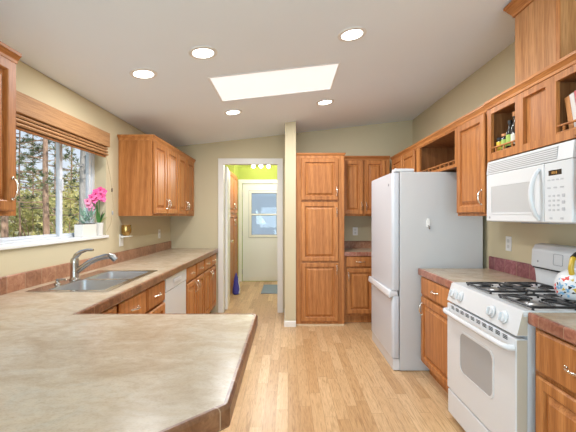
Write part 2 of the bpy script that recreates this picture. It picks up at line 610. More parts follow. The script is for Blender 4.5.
# inner laundry door, open 90 degrees into the laundry
d1 = bpy.data.objects.new('door_1', None); COL.objects.link(d1); d1.location = (DX0 + 0.012, 5.335, 0.008); d1.rotation_euler = (0, 0, R(6.0)); struct(d1, 'white laundry door standing open')
b = MB(); b.box(0, 0.036, 0, 0.71, 0, 2.085, 0.002)
for (z0, z1) in ((0.18, 0.80), (0.98, 1.55), (1.65, 1.92)):
    for (y0, y1) in ((0.10, 0.32), (0.39, 0.61)):
        b.box(0.036, 0.0395, y0, y1, z0, z1, 0.003)
b.build('door_leaf', WHITEP, d1)
b = MB(); b.tube([(0.037, 0.645, 0.95), (0.06, 0.645, 0.95)], 0.011, 10); b.lathe([(0.012, 0.056), (0.026, 0.066), (0.028, 0.08), (0.018, 0.092), (0.0, 0.094)], (0, 0.645, 0.95), 16, 'x')
b.build('door_knob', CHROME, d1, 50)

# outside door
d2 = bpy.data.objects.new('door_2', None); COL.objects.link(d2); d2.location = (-0.955, LY1, 0.004); struct(d2, 'white half glazed outside door')
b = MB()
b.plate([(0, 0.0), (0.905, 0.0), (0.905, 2.045), (0, 2.045)], [[(0.175, 0.96), (0.73, 0.96), (0.73, 1.86), (0.175, 1.86)]], lambda u, v, w: (u, 0.02 + w, v), 0.044)
b.build('door_leaf', new_mat('off_white_door_paint', (0.80, 0.785, 0.75), 0.45), d2)
b = MB()
b.plate([(0.135, 0.92), (0.77, 0.92), (0.77, 1.90), (0.135, 1.90)], [[(0.185, 0.97), (0.72, 0.97), (0.72, 1.85), (0.185, 1.85)]], lambda u, v, w: (u, 0.004 + w, v), 0.03)
b.box(0.186, 0.719, 0.006, 0.03, 1.385, 1.415)
b.build('glazing_frame', WHITEP, d2)
b = MB(); b.plate([(0.128, 0.913), (0.777, 0.913), (0.777, 1.907), (0.128, 1.907)], [[(0.1355, 0.9205), (0.7695, 0.9205), (0.7695, 1.8995), (0.1355, 1.8995)]], lambda u, v, w: (u, 0.012 + w, v), 0.008)
b.build('gasket', GREYINK, d2)
b = MB(); b.plate([(0.186, 0.971), (0.719, 0.971), (0.719, 1.849), (0.186, 1.849)], [[(0.194, 0.979), (0.711, 0.979), (0.711, 1.841), (0.194, 1.841)]], lambda u, v, w: (u, 0.0305 + w, v), 0.006)
b.box(0.195, 0.71, 0.031, 0.036, 1.376, 1.3845)
b.build('gasket', GREYINK, d2)
b = MB(); b.box(0.178, 0.727, 0.038, 0.043, 0.962, 1.858); b.build('pane', GLASS, d2)
b = MB(); b.box(0.01, 0.895, 0.012, 0.02, 0.01, 0.09, 0.002); b.build('bottom_sweep', WHITEP, d2)
for z in (0.2, 1.0, 1.82):
    b = MB(); b.tube([(-0.006, 0.006, z - 0.05), (-0.006, 0.006, z + 0.05)], 0.008, 8); b.build('hinge', NICKEL, d2, 50)
b = MB(); b.lathe([(0.012, -0.02), (0.026, -0.045), (0.0, -0.065)], (0.845, 0.02, 0.95), 14, 'y'); b.build('door_knob', NICKEL, d2, 50)

# baseboards (white) at the wing wall and beside the doorway
BBP = [(0.0, 0.0), (-0.012, 0.0), (-0.012, 0.06), (-0.006, 0.072), (0.0, 0.072)]
b = MB(); b.sweep([(PX0 - 0.0005, YB - 0.03), (PX0 - 0.0005, PY - 0.0005), (PX1 + 0.0, PY - 0.0005)], BBP)
struct(b.build('baseboard_wing', WHITEP), 'white baseboard around the wing wall')
b = MB(); b.sweep([(-1.03, 7.135), (-1.03, LY1 - 0.03)], [(0, 0), (-0.012, 0), (-0.012, 0.08), (0, 0.08)])
struct(b.build('baseboard_laundry', WHITEP), 'white laundry baseboard')

# ------------------------------------------------------------------ kitchen window
w1 = bpy.data.objects.new('window_1', None); COL.objects.link(w1); struct(w1, 'white vinyl sliding window above the sink')
b = MB()
GX = -1.80
b.plate([(WY0 + 0.001, WZ0 + 0.001), (WY1 - 0.001, WZ0 + 0.001), (WY1 - 0.001, WZ1 - 0.001), (WY0 + 0.001, WZ1 - 0.001)],
        [[(WY0 + 0.04, WZ0 + 0.016), (WY1 - 0.04, WZ0 + 0.016), (WY1 - 0.04, WZ1 - 0.04), (WY0 + 0.04, WZ1 - 0.04)]], lambda u, v, w: (GX - 0.035 + w, u, v), 0.06)
b.build('window_frame', VINYL, w1)
MY = 2.90
for (a0, a1, dx) in ((WY0 + 0.041, MY + 0.02, -0.028), (MY - 0.04, WY1 - 0.041, -0.004)):
    b = MB()
    b.plate([(a0, WZ0 + 0.017), (a1, WZ0 + 0.017), (a1, WZ1 - 0.041), (a0, WZ1 - 0.041)], [[(a0 + 0.035, WZ0 + 0.036), (a1 - 0.04, WZ0 + 0.036), (a1 - 0.04, WZ1 - 0.075), (a0 + 0.035, WZ1 - 0.075)]], lambda u, v, w: (GX + dx + w, u, v), 0.02)
    sash = b.build('sash', VINYL, w1)
    b = MB(); b.box(GX + dx + 0.008, GX + dx + 0.012, a0 + 0.034, a1 - 0.039, WZ0 + 0.035, WZ1 - 0.074)
    b.build('pane', GLASS, sash)
b = MB(); b.box(GX + 0.0165, GX + 0.03, MY - 0.03, MY - 0.012, 1.57, 1.66, 0.003); b.build('latch', VINYL, w1)
b = MB(); b.box(GX + 0.026, WX0 + 0.018, WY0 - 0.02, WY1 + 0.02, WZ0 - 0.022, WZ0 + 0.0005, 0.003)
struct(b.build('trim_4', new_mat('white_sill_paint', (0.80, 0.80, 0.78), 0.4)), 'white window sill')

# skylight: shaft lining and acrylic lens
sk = bpy.data.objects.new('window_2', None); COL.objects.link(sk); struct(sk, 'rectangular skylight in the sloped ceiling')
b = MB()
def skm(u, v, w): return (u, v, ceil_z(u) + w)
o_ = 0.001
b.plate([(SKX0 + o_, SKY0 + o_), (SKX1 - o_, SKY0 + o_), (SKX1 - o_, SKY1 - o_), (SKX0 + o_, SKY1 - o_)], [[(SKX0 + 0.014, SKY0 + 0.014), (SKX1 - 0.014, SKY0 + 0.014), (SKX1 - 0.014, SKY1 - 0.014), (SKX0 + 0.014, SKY1 - 0.014)]], lambda u, v, w: skm(u, v, w - 0.003), 0.15)
b.build('shaft_lining', new_mat('skylight_shaft_white', (0.86, 0.86, 0.86), 0.6), sk)
lm = emit('daylit_acrylic_lens', (0.97, 0.98, 1.0), 0.50)
b = MB(); b.plate([(SKX0 + 0.015, SKY0 + 0.015), (SKX1 - 0.015, SKY0 + 0.015), (SKX1 - 0.015, SKY1 - 0.015), (SKX0 + 0.015, SKY1 - 0.015)], [], lambda u, v, w: skm(u, v, w + 0.004), 0.006)
b.build('lens', lm, sk)

# ================================================================== CABINETS
DOORP = [(0.014, -0.0002), (0.014, -0.010), (0.0, -0.010), (0.0, -0.018), (0.007, -0.025), (0.048, -0.025), (0.053, -0.021), (0.055, -0.009), (0.064, -0.008), (0.086, -0.0205), (0.089, -0.023)]
DRAWP = [(0.014, -0.0002), (0.014, -0.010), (0.0, -0.010), (0.0, -0.017), (0.010, -0.025)]
def pull_mesh(L=0.105, out=0.030):
    b = MB()
    pts, rs = [], []
    for i in range(13):
        t = i / 12
        z = (t - 0.5) * L
        y = -0.023 - out * math.sin(math.pi * t) ** 0.6 * 0.95
        pts.append((0, y, z)); rs.append(0.0042 + 0.0022 * math.sin(math.pi * t))
    b.tube(pts, rs, 8)
    for sgn in (-1, 1):
        b.lathe([(0.0085, -0.0248), (0.0085, -0.0285), (0.0055, -0.033)], (0, 0, sgn * L * 0.48), 10, 'y')
    bmesh.ops.recalc_face_normals(b.bm, faces=b.bm.faces[:])
    me = bpy.data.meshes.new('pull')
    b.bm.to_mesh(me); b.bm.free()
    for p in me.polygons: p.use_smooth = True
    me.materials.append(CHROME)
    return me
PULL = pull_mesh()
def pull(parent, x, z, horiz=False):
    o = bpy.data.objects.new('handle', PULL)
    COL.objects.link(o)
    o.parent = parent
    o.location = (x, 0, z)
    if horiz: o.rotation_euler = (0, R(90), 0)
    return o
def door(parent, x0, x1, z0, z1, hx=None, hz=None):
    b = MB().loops(x0, x1, z0, z1, DOORP)
    d = b.build('door', WOOD, parent)
    if hx is not None: pull(d, hx, hz)
    return d
def drawer(parent, x0, x1, z0, z1, handle=True):
    b = MB().loops(x0, x1, z0, z1, DRAWP)
    d = b.build('drawer', WOOD, parent)
    if handle: pull(d, (x0 + x1) / 2, (z0 + z1) / 2, True)
    return d
CROWNP = [(-0.001, -0.022), (0.006, -0.022), (0.008, -0.008), (0.022, 0.010), (0.027, 0.013), (0.027, 0.028), (-0.001, 0.028)]
def crown(parent, w, d, z, left=False, right=False):
    b = MB().crown(0, w, 0, d, [(o, z + h) for o, h in CROWNP], left, right)
    return b.build('crown_molding', WOODH, parent)

UZ0, UZ1 = 1.372, 2.140
RZ1 = 2.115
def upper(name, label, loc, rz, w, d, doors, z0=UZ0, z1=UZ1, cl=False, cr=False, group=None):
    """doors: list of (x0,x1,handle side 'l'/'r')"""
    t = thing(name, label, 'cabinet', (loc[0], loc[1], z0), rz, group)
    h = z1 - z0
    b = MB().box(0.0005, w - 0.0005, 0, d, 0, h - 0.001, 0.0015, 1)
    b.build('body', WOOD, t)
    for x0, x1, s in doors:
        door(t, x0, x1, 0.022, h - 0.030, x1 - 0.024 if s == 'r' else x0 + 0.024, 0.13)
    crown(t, w, d - 0.001, h, cl, cr)
    return t
def base(name, label, loc, rz, w, d, fronts, group=None, h=0.872, toe=0.10, cat='cabinet', hollow=False):
    t = thing(name, label, cat, loc, rz, group)
    if hollow:
        b = MB()
        b.plate([(0.0005, 0.0), (w - 0.0005, 0.0), (w - 0.0005, d), (0.0005, d)], [[(0.016, 0.025), (w - 0.016, 0.025), (w - 0.016, d - 0.012), (0.016, d - 0.012)]], lambda u, v, w_: (u, v, toe + w_), h - toe)
        b.box(0.016, w - 0.016, 0.025, d - 0.012, toe, toe + 0.016)
    else:
        b = MB().box(0.0005, w - 0.0005, 0, d, toe, h, 0.0015, 1)
    b.build('body', WOOD, t)
    b = MB().box(0.001, w - 0.001, 0.065, d, 0.0, toe - 0.0005); b.build('toe_kick', WOOD, t)
    for f in fronts:
        if f[0] == 'door': door(t, *f[1:])
        else: drawer(t, *f[1:])
    return t

# --- pantry (back wall, between wing wall and refrigerator run)
PW = 0.606
t = thing('pantry_cabinet', 'tall oak pantry cabinet with three stacked doors beside the wing wall', 'cabinet', (PX1 + 0.004, 4.60, 0))
b = MB().box(0, PW, 0, 0.598, 0.0, 2.145, 0.0015, 1); b.build('body', WOOD, t)
for z0, z1, hz in ((0.05, 0.785, 0.70), (0.805, 1.545, 1.42), (1.570, 2.095, 1.68)):
    door(t, 0.062, 0.532, z0, z1, 0.508, hz)
MB().crown(0, PW, 0, 0.59, [(-0.001, 2.132), (0.006, 2.134), (0.014, 2.150), (0.016, 2.152), (0.016, 2.164), (-0.001, 2.164)], False, True).build('crown_molding', WOODH, t)
MB().sweep([(0, -0.0005), (PW, -0.0005)], [(0, 0), (-0.016, 0), (-0.012, 0.012), (0, 0.016)]).build('shoe_molding', BEADW, t)

# --- back wall run right of the pantry
bx = PX1 + 0.004 + PW + 0.004
upper('wall_cabinet', 'oak wall cabinet with two doors between the pantry and the corner', (bx, 4.865), 0, 1.352 - bx, 0.334,
      [(0.012, 0.285, 'r'), (0.30, 0.575, 'l')], group=None)
base('base_cabinet', 'narrow oak base cabinet between the pantry and the refrigerator', (bx, 4.665, 0), 0, 0.42, 0.53,
     [('drawer', 0.03, 0.385, 0.725, 0.855), ('door', 0.03, 0.385, 0.13, 0.705, 0.055, 0.60)])

# --- right wall uppers, local x runs toward the camera (world -y)
UX = 1.376
UD = WX1 - UX - 0.001
def right_upper(name, label, y_far, w, doors, **k):
    return upper(name, label, (UX, y_far), -90, w, UD, doors, **{'z1': RZ1, **k})
right_upper('wall_cabinet', 'oak wall cabinet with two narrow doors behind the refrigerator top', 4.826, 0.944, [(0.05, 0.46, 'r'), (0.485, 0.90, 'l')])
right_upper('wall_cabinet', 'tall single-door oak wall cabinet between the refrigerator and the microwave', 2.968, 0.468, [(0.03, 0.438, 'r')])
right_upper('wall_cabinet', 'oak wall cabinet at the near side of the microwave', 1.728, 0.50, [(0.03, 0.47, 'l')], z1=1.742)

def rail(parent, x0, x1, z, n, hgt=0.045):
    g = MB().box(x0 + 0.0005, x1 - 0.0005, 0.002, 0.018, z, z + 0.009, 0.002).box(x0 + 0.0005, x1 - 0.0005, 0.002, 0.018, z + hgt - 0.009, z + hgt, 0.002)
    for i in range(n):
        x = x0 + (x1 - x0) * (i + 0.5) / n
        g.lathe([(0.004, z + 0.008), (0.008, z + 0.014), (0.005, z + hgt * 0.42), (0.0095, z + hgt * 0.55), (0.005, z + hgt - 0.012), (0.005, z + hgt - 0.008)], (x, 0.010, 0), 8)
    return g.build('gallery_rail', WOOD, parent, 40)

def cubby_unit(name, label, y_far, w, z0, z1, cubbies, panels, depth, crown_flags=(False, False), fx=UX):
    """open-front cabinet; cubbies: (x0,x1,za,zb,n spindles) openings in the face frame, with a hollow behind"""
    t = thing(name, label, 'cabinet', (fx, y_far, z0), -90)
    h = z1 - z0
    fr = MB()
    holes = [[(c[0], c[2]), (c[1], c[2]), (c[1], c[3]), (c[0], c[3])] for c in cubbies + panels]
    fr.plate([(0.0005, 0), (w - 0.0005, 0), (w - 0.0005, h - 0.001), (0.0005, h - 0.001)], holes, lambda u, v, w_: (u, w_, v), 0.02)
    fr.build('face_frame', WOOD, t)
    b = MB()
    b.box(0.0005, w - 0.0005, depth - 0.012, depth, 0, h - 0.001)          # back
    b.box(0.0005, 0.015, 0.0201, depth - 0.012, 0, h - 0.001)              # ends
    b.box(w - 0.015, w - 0.0005, 0.0201, depth - 0.012, 0, h - 0.001)
    zt = cubbies[0][3]; zb = cubbies[0][2]
    b.box(0.015, w - 0.015, 0.0201, depth - 0.012, zb - 0.016, zb - 0.0005)   # floor
    b.box(0.015, w - 0.015, 0.0201, depth - 0.012, zt + 0.012, zt + 0.026)  # top
    for p in panels:
        b.box(p[0] - 0.03, p[0] - 0.015, 0.0201, depth - 0.012, zb - 0.0005, zt + 0.012)
        b.box(p[1] + 0.015, p[1] + 0.03, 0.0201, depth - 0.012, zb - 0.0005, zt + 0.012)
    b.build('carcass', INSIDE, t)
    for p in panels:
        q = MB().box(p[0] - 0.008, p[1] + 0.008, 0.0205, 0.028, p[2] - 0.008, p[3] + 0.008); q.build('panel', WOOD, t)
    for c in cubbies:
        rail(t, c[0], c[1], c[2], c[4])
    crown(t, w, depth - 0.001, h, *crown_flags)
    return t
# open display cabinet over the refrigerator
cubby_unit('open_wall_cabinet', 'open-front oak cabinet with gallery rail above the refrigerator', 3.880, 0.910, 1.775, RZ1,
           [(0.055, 0.860, 0.018, 0.305, 9)], [], UD)
# cabinet above the microwave, two cubbies and a flat panel
OM_Z0 = 1.744
cubby_unit('open_wall_cabinet', 'oak cabinet with two railed cubbies above the microwave', 2.498, 0.990, OM_Z0, RZ1,
           [(0.042, 0.302, 0.042, 0.312, 3), (0.637, 0.900, 0.042, 0.312, 3)], [(0.376, 0.561, 0.042, 0.312)], UD + 0.014, fx=1.362)
# vent chase up to the ceiling
t = thing('vent_cabinet', 'oak vent chase box rising from the wall cabinets to the ceiling', 'cabinet', (1.402, 2.262, RZ1 + 0.030), -90)
ch = 2.61 - RZ1 - 0.030
MB().box(0, 0.382, 0, WX1 - 1.402 - 0.002, 0, ch + 0.06, 0.001, 1).build('body', oak('oak_chase', 'z', (0.34, 0.14, 0.045), (0.50, 0.235, 0.09), (0.60, 0.31, 0.135)), t)
MB().crown(0, 0.382, 0, WX1 - 1.402 - 0.003, [(-0.001, ch - 0.01), (0.008, ch - 0.01), (0.012, ch + 0.005), (0.040, ch + 0.048), (0.045, ch + 0.052), (0.045, ch + 0.068), (-0.001, ch + 0.068)], True, True).build('crown_molding', WOODH, t)
MB().box(0.352, 0.382, -0.006, -0.0005, 0.0, ch - 0.02, 0.002).build('corner_bead', WOOD, t)

# --- left wall uppers, local x runs away from the camera (world +y)
LXF = -1.336
LD = LXF - WX0 - 0.001
upper('wall_cabinet', 'two-door oak wall cabinet standing nearest the window', (LXF, 3.600), 90, 0.80, LD, [(0.010, 0.370, 'r'), (0.398, 0.770, 'l')], cl=True)
upper('wall_cabinet', 'two-door oak wall cabinet in the back corner by the laundry doorway', (LXF, 4.401), 90, 0.797, LD, [(0.000, 0.330, 'r'), (0.358, 0.710, 'l')])
upper('wall_cabinet', 'oak wall cabinet with silver bow handle before the window', (LXF, 1.150), 90, 0.650, LD, [(0.04, 0.32, 'r'), (0.34, 0.615, 'r')])

# --- left wall base run
LBX = -1.030
LBD = LBX - WX0 - 0.001
def left_base(name, label, y0, w, fronts, **k):
    return base(name, label, (LBX, y0, 0), 90, w, LBD, fronts, **k)
left_base('base_cabinet', 'oak corner base cabinet between the peninsula and the sink', 1.72, 0.455, [('drawer', 0.02, 0.435, 0.705, 0.845), ('door', 0.02, 0.435, 0.13, 0.685, 0.41, 0.60)])
left_base('sink_cabinet', 'oak sink base cabinet beside the dishwasher', 2.177, 0.842, [('drawer', 0.02, 0.43, 0.685, 0.845), ('drawer', 0.455, 0.822, 0.685, 0.845), ('door', 0.02, 0.43, 0.13, 0.665, 0.405, 0.58), ('door', 0.455, 0.822, 0.13, 0.665, 0.48, 0.58)], hollow=True)
left_base('base_cabinet', 'oak base cabinet next to the dishwasher', 3.640, 0.775, [('drawer', 0.02, 0.365, 0.705, 0.845), ('drawer', 0.405, 0.750, 0.705, 0.845), ('door', 0.02, 0.365, 0.13, 0.685, 0.34, 0.60), ('door', 0.405, 0.750, 0.13, 0.685, 0.43, 0.60)])
left_base('base_cabinet', 'oak base cabinet at the doorway end of the sink run', 4.417, 0.757, [('drawer', 0.02, 0.345, 0.705, 0.845), ('drawer', 0.385, 0.715, 0.705, 0.845), ('door', 0.02, 0.345, 0.13, 0.685, 0.32, 0.60), ('door', 0.385, 0.715, 0.13, 0.685, 0.41, 0.60)])
# peninsula base
base('peninsula_cabinet', 'oak base cabinet carrying the breakfast peninsula', (-0.55, 1.630, 0), 180, 1.08, 0.60, [('door', 0.03, 0.50, 0.13, 0.85, 0.47, 0.7), ('door', 0.52, 1.0, 0.13, 0.85, 0.55, 0.7)])

# --- right wall base run
RBX = 1.170
RBD = WX1 - RBX - 0.001
base('base_cabinet', 'oak base cabinet between the refrigerator and the range', (RBX, 3.195, 0), -90, 0.692, RBD, [('drawer', 0.04, 0.655, 0.700, 0.850), ('door', 0.04, 0.655, 0.125, 0.680, 0.075, 0.58)])
base('base_cabinet', 'oak base cabinet at the near side of the range', (RBX, 1.733, 0), -90, 0.80, RBD, [('drawer', 0.035, 0.52, 0.655, 0.845), ('door', 0.035, 0.52, 0.125, 0.635, 0.49, 0.55)])

# ================================================================== COUNTERTOPS
CT0, CT1 = 0.874, 0.914
NOSE = [(0.0005, CT0 - 0.014), (0.013, CT0 - 0.014), (0.0165, CT0 - 0.008), (0.0165, CT1 - 0.008), (0.014, CT1 - 0.002), (0.009, CT1 + 0.001), (0.0005, CT1 + 0.001)]
SK = (-1.560, -1.100, 2.215, 3.035)       # sink cut-out
LEDGE = -1.004                            # laminate edge, tile nosing outside it
t = thing('countertop', 'mottled beige worktop wrapping the sink wall and peninsula', 'countertop', (0, 0, 0))
outer = [(WX0 + 0.002, 0.50), (-0.46, 0.50), (-0.185, 0.775), (-0.185, 1.640), (-0.225, 1.680), (LEDGE, 1.680), (LEDGE, YB - 0.003), (WX0 + 0.002, YB - 0.003)]
# trim outer chamfers so the far peninsula corner is slightly clipped
outer[2] = (-0.157, 0.893); outer[1] = (-0.442, 0.608); outer[0] = (WX0 + 0.002, 0.608)
outer[3] = (-0.157, 1.690); outer[4] = (-0.172, 1.704); outer[5] = (LEDGE, 1.704)
b = MB()
b.plate(outer, [[(SK[0], SK[2]), (SK[1], SK[2]), (SK[1], SK[3]), (SK[0], SK[3])]], lambda u, v, w: (u, v, CT0 + w), CT1 - CT0)
b.build('worktop', COUNTER, t)
b = MB(); b.sweep(list(reversed([(WX0 + 0.002, 0.608), (-0.442, 0.608), (-0.157, 0.893), (-0.157, 1.690), (-0.172, 1.704), (LEDGE, 1.704), (LEDGE, YB - 0.003)])), NOSE)
b.build('edge_tile', TILE, t)
b = MB(); b.sweep([(WX0 + 0.0015, YB - 0.003), (WX0 + 0.0015, 0.608)], [(0, CT1 + 0.0005), (0.013, CT1 + 0.0005), (0.013, 1.012), (0.009, 1.018), (0, 1.018)])
b.build('backsplash', TILESPLASH, t)

def right_counter(label, y0, y1, xe, xw, splash=True, ends=()):
    t = thing('countertop', label, 'countertop')
    MB().box(xe, xw, y0, y1, CT0, CT1).build('worktop', COUNTER, t)
    MB().sweep([(xe, y0), (xe, y1)], NOSE).build('edge_tile', TILEREDEDGE, t)
    if splash:
        MB().sweep([(xw - 0.0005, y0), (xw - 0.0005, y1)], [(0, CT1 + 0.0005), (0.014, CT1 + 0.0005), (0.014, 1.014), (0.008, 1.022), (0, 1.022)]).build('backsplash', TILERED, t)
    return t
right_counter('worktop with red tile edge between the refrigerator and the range', 2.503, 3.198, 1.153, WX1 - 0.0015)
right_counter('worktop with red tile edge at the near side of the range', 0.90, 1.734, 1.153, WX1 - 0.0015)
t = thing('countertop', 'small worktop with tiled splash between the pantry and the refrigerator', 'countertop')
MB().box(bx, 1.765, 4.650, YB - 0.002, CT0, CT1).build('worktop', COUNTER, t)
MB().sweep([(bx + 1.02, 4.650), (bx, 4.650)][::-1], [(-x, z) for x, z in NOSE]).build('edge_tile', TILEREDEDGE, t)
MB().sweep([(bx, YB - 0.0025), (1.765, YB - 0.0025)], [(0, CT1 + 0.0005), (-0.013, CT1 + 0.0005), (-0.013, 1.012), (0, 1.018)]).build('backsplash', TILESPLASH, t)

# ================================================================== SINK AND FAUCET
t = thing('kitchen_sink', 'stainless double bowl sink set into the worktop below the window', 'sink', (SK[0], SK[2], CT1))
sw, sl = SK[1] - SK[0], SK[3] - SK[2]
b = MB()
mid = sl / 2
bowls = [(0.085, sw - 0.03, 0.03, mid - 0.018), (0.085, sw - 0.03, mid + 0.018, sl - 0.03)]
b.plate([(-0.018, -0.018), (sw + 0.018, -0.018), (sw + 0.018, sl + 0.018), (-0.018, sl + 0.018)], [[(q[0], q[2]), (q[1], q[2]), (q[1], q[3]), (q[0], q[3])] for q in bowls], lambda u, v, w: (u, v, 0.0008 + w), 0.004)
b.build('rim', STEEL, t)
for q in bowls:
    b = MB()
    rings = []
    for ins, z in ((0, 0.0006), (0.004, -0.012), (0.012, -0.165), (0.035, -0.185)):
        x0, x1, y0, y1 = q[0] + ins, q[1] - ins, q[2] + ins, q[3] - ins
        rc = 0.04
        ring = []
        for cx, cy, a0 in ((x1 - rc, y1 - rc, 0), (x0 + rc, y1 - rc, 90), (x0 + rc, y0 + rc, 180), (x1 - rc, y0 + rc, 270)):
            for k in range(5):
                a = R(a0 + k * 22.5)
                ring.append(b.v((cx + rc * math.cos(a), cy + rc * math.sin(a), z)))
        rings.append(ring)
    for A, B in zip(rings, rings[1:]):
        for k in range(len(A)): b.face([A[k], A[(k + 1) % len(A)], B[(k + 1) % len(A)], B[k]])
    b.face(rings[-1])
    bo = b.build('bowl', SATIN, t, 60)
    MB().lathe([(0.042, -0.184), (0.04, -0.182), (0.015, -0.183), (0.0, -0.1835)], ((q[0] + q[1]) / 2, (q[2] + q[3]) / 2, 0), 18).build('drain', NICKEL, bo, 40)
FX, FY = -1.515, 2.60
t = thing('faucet', 'brushed nickel pull-out faucet on the sink ledge', 'faucet', (FX, FY, CT1 + 0.005))
b = MB(); b.lathe([(0.036, 0.0), (0.036, 0.006), (0.030, 0.012), (0.028, 0.03), (0.027, 0.10), (0.0285, 0.12), (0.0285, 0.135), (0.024, 0.152), (0.0, 0.160)], (0, 0, 0), 20); b.build('body', NICKEL, t, 50)
pts = [(0.005, 0, 0.055), (0.05, 0.0, 0.085), (0.10, 0.003, 0.122), (0.155, 0.008, 0.148), (0.21, 0.014, 0.163), (0.255, 0.018, 0.165)]
b = MB(); b.tube(pts, [0.021, 0.0205, 0.020, 0.019, 0.0195, 0.020], 14); sp_ = b.build('spout', NICKEL, t, 50)
b = MB(); b.tube([(0.235, 0.017, 0.172), (0.262, 0.019, 0.160), (0.282, 0.020, 0.138)], [0.0205, 0.023, 0.019], 14); b.build('spray_head', new_mat('dark_nickel', (0.25, 0.24, 0.23), 0.3, 1.0), sp_, 50)
b = MB(); b.tube([(0.0, 0, 0.145), (0.012, 0, 0.172), (0.045, -0.002, 0.198), (0.09, -0.004, 0.212), (0.135, -0.006, 0.212)], [0.020, 0.019, 0.014, 0.0105, 0.009], 12); b.build('lever', NICKEL, t, 50)
t = thing('soap_dispenser', 'short nickel soap dispenser on the sink ledge beside the faucet', 'soap dispenser', (-1.525, 2.42, CT1 + 0.005))
MB().lathe([(0.02, 0), (0.02, 0.005), (0.012, 0.012), (0.011, 0.03), (0.014, 0.034), (0.0, 0.04)], (0, 0, 0), 14).tube([(0, 0, 0.032), (0.05, 0, 0.034), (0.06, 0, 0.026)], 0.006, 8).build('pump', NICKEL, t, 50)

# ================================================================== DISHWASHER
t = thing('dishwasher', 'white dishwasher under the worktop beside the sink cabinet', 'dishwasher', (LBX, 3.021, 0), 90)
MB().box(0.002, 0.614, 0.03, LBD, 0.10, 0.857).build('tub', APPLG, t)
MB().box(0.004, 0.612, -0.018, 0.028, 0.115, 0.735, 0.004).build('door', APPL, t)
cp = MB().box(0.004, 0.612, -0.022, 0.028, 0.74, 0.857, 0.004).build('control_panel', APPL, t)
MB().box(0.20, 0.42, -0.030, -0.0245, 0.785, 0.812, 0.002).build('latch', APPLG, cp)
MB().box(0.02, 0.596, 0.06, 0.10, 0.0, 0.098).build('toe_kick', BLACK, t)

# ================================================================== REFRIGERATOR
FRY0, FRY1, FRF = 3.232, 4.060, 0.918
t = thing('refrigerator', 'white bottom-freezer refrigerator between the worktop and the corner', 'refrigerator', (FRF, FRY1, 0), -90)
fw = FRY1 - FRY0
MB().box(0, fw, 0.070, 0.805, 0.004, 1.762, 0.006).build('body', FRIDGESIDE, t)
def curved_door(z0, z1, name):
    b = MB()
    n = 40
    prof = []
    for i in range(n + 1):
        u = i / n
        x = 0.002 + (fw - 0.004) * u
        e = min(u, 1 - u)
        y = 0.003 * (2 * u - 1) ** 2 + (0.014 * max(0, 1 - e / 0.03) ** 2)
        prof.append((x, y))
    prof += [(fw - 0.002, 0.062), (0.002, 0.062)]
    b.prism(prof, 'z', z0, z1, 0.003)
    return b.build(name, FRIDGE, t, 35)
fd = curved_door(0.712, 1.755, 'fridge_door')
MB().lathe([(0.013, 0.0145), (0.013, 0.001), (0.009, -0.0015), (0, -0.002)][::-1], (fw * 0.86, 0, 1.655), 18, 'y').build('badge', GREYINK, fd, 40)
zd = curved_door(0.115, 0.662, 'freezer_door')
b = MB(); b.prism([(-0.028, 0.668), (-0.022, 0.706), (0.05, 0.706), (0.055, 0.664), (-0.005, 0.664), (-0.012, 0.645), (-0.028, 0.650)], 'x', 0.004, fw - 0.004, 0.004)
b.build('handle', APPL, zd, 40)
MB().box(0.01, fw - 0.01, 0.012, 0.069, 0.005, 0.108, 0.004).build('toe_grille', APPL, t)
MB().box(fw - 0.10, fw - 0.004, 0.025, 0.20, 1.763, 1.792, 0.008).build('hinge_cover', APPL, t)
MB().box(0.03, fw - 0.03, 0.09, 0.78, 0.0, 0.0038).build('foot_rail', BLACK, t)
t = thing('magnet_clip', 'small white hook clip stuck on the refrigerator side', 'hook', (1.235, FRY0 + 0.0008, 1.275))
MB().prism([(-0.013, 0.0), (0.011, 0.0), (0.016, 0.045), (0.010, 0.075), (-0.008, 0.075), (-0.016, 0.05)], 'y', -0.014, 0.0, 0.003).build('clip', PLASTW, t)
MB().tube([(0.0, -0.013, 0.012), (0.004, -0.024, 0.0), (0.006, -0.020, -0.014), (0.012, -0.012, -0.008)], 0.005, 8).build('hook', NICKEL, t, 50)

# ================================================================== RANGE
RY0, RY1 = 1.737, 2.497                     # near and far side
RF = 1.118
t = thing('gas_range', 'white gas range between the two red edged worktops', 'stove', (RF, RY1, 0), -90)
rw = RY1 - RY0
RD = WX1 - RF - 0.006
MB().box(0.004, rw - 0.004, 0.022, RD, 0.03, 0.895, 0.002).build('body', APPLG, t)
MB().box(0.03, rw - 0.03, 0.08, RD - 0.04, 0.0, 0.029).build('base_rail', BLACK, t)
b = MB(); b.box(0, rw, 0.0, RD - 0.075, 0.8955, 0.920, 0.006)
b.build('cooktop', APPL, t)
for x0, x1 in ((0.075, 0.345), (rw - 0.345, rw - 0.075)):
    pass
# sloped control panel
b = MB(); b.prism([(-0.002, 0.918), (-0.034, 0.800), (0.02, 0.800), (0.02, 0.8953), (0.0, 0.8953)], 'x', 0.0, rw, 0.002)
cp = b.build('control_panel', APPL, t)
ang = math.atan2(0.032, 0.118)
for kx in (0.075, 0.165, rw - 0.235, rw - 0.125):
    b = MB()
    b.lathe([(0.034, 0.0), (0.033, -0.007), (0.026, -0.009), (0.024, -0.018), (0.0, -0.020)], (0, 0, 0), 20, 'y')
    b.box(-0.0055, 0.0055, -0.032, -0.018, -0.021, 0.021, 0.002)
    k = b.build('knob', APPL, cp, 40, (kx, -0.0205, 0.858))
    k.rotation_euler = (-ang, 0, 0)
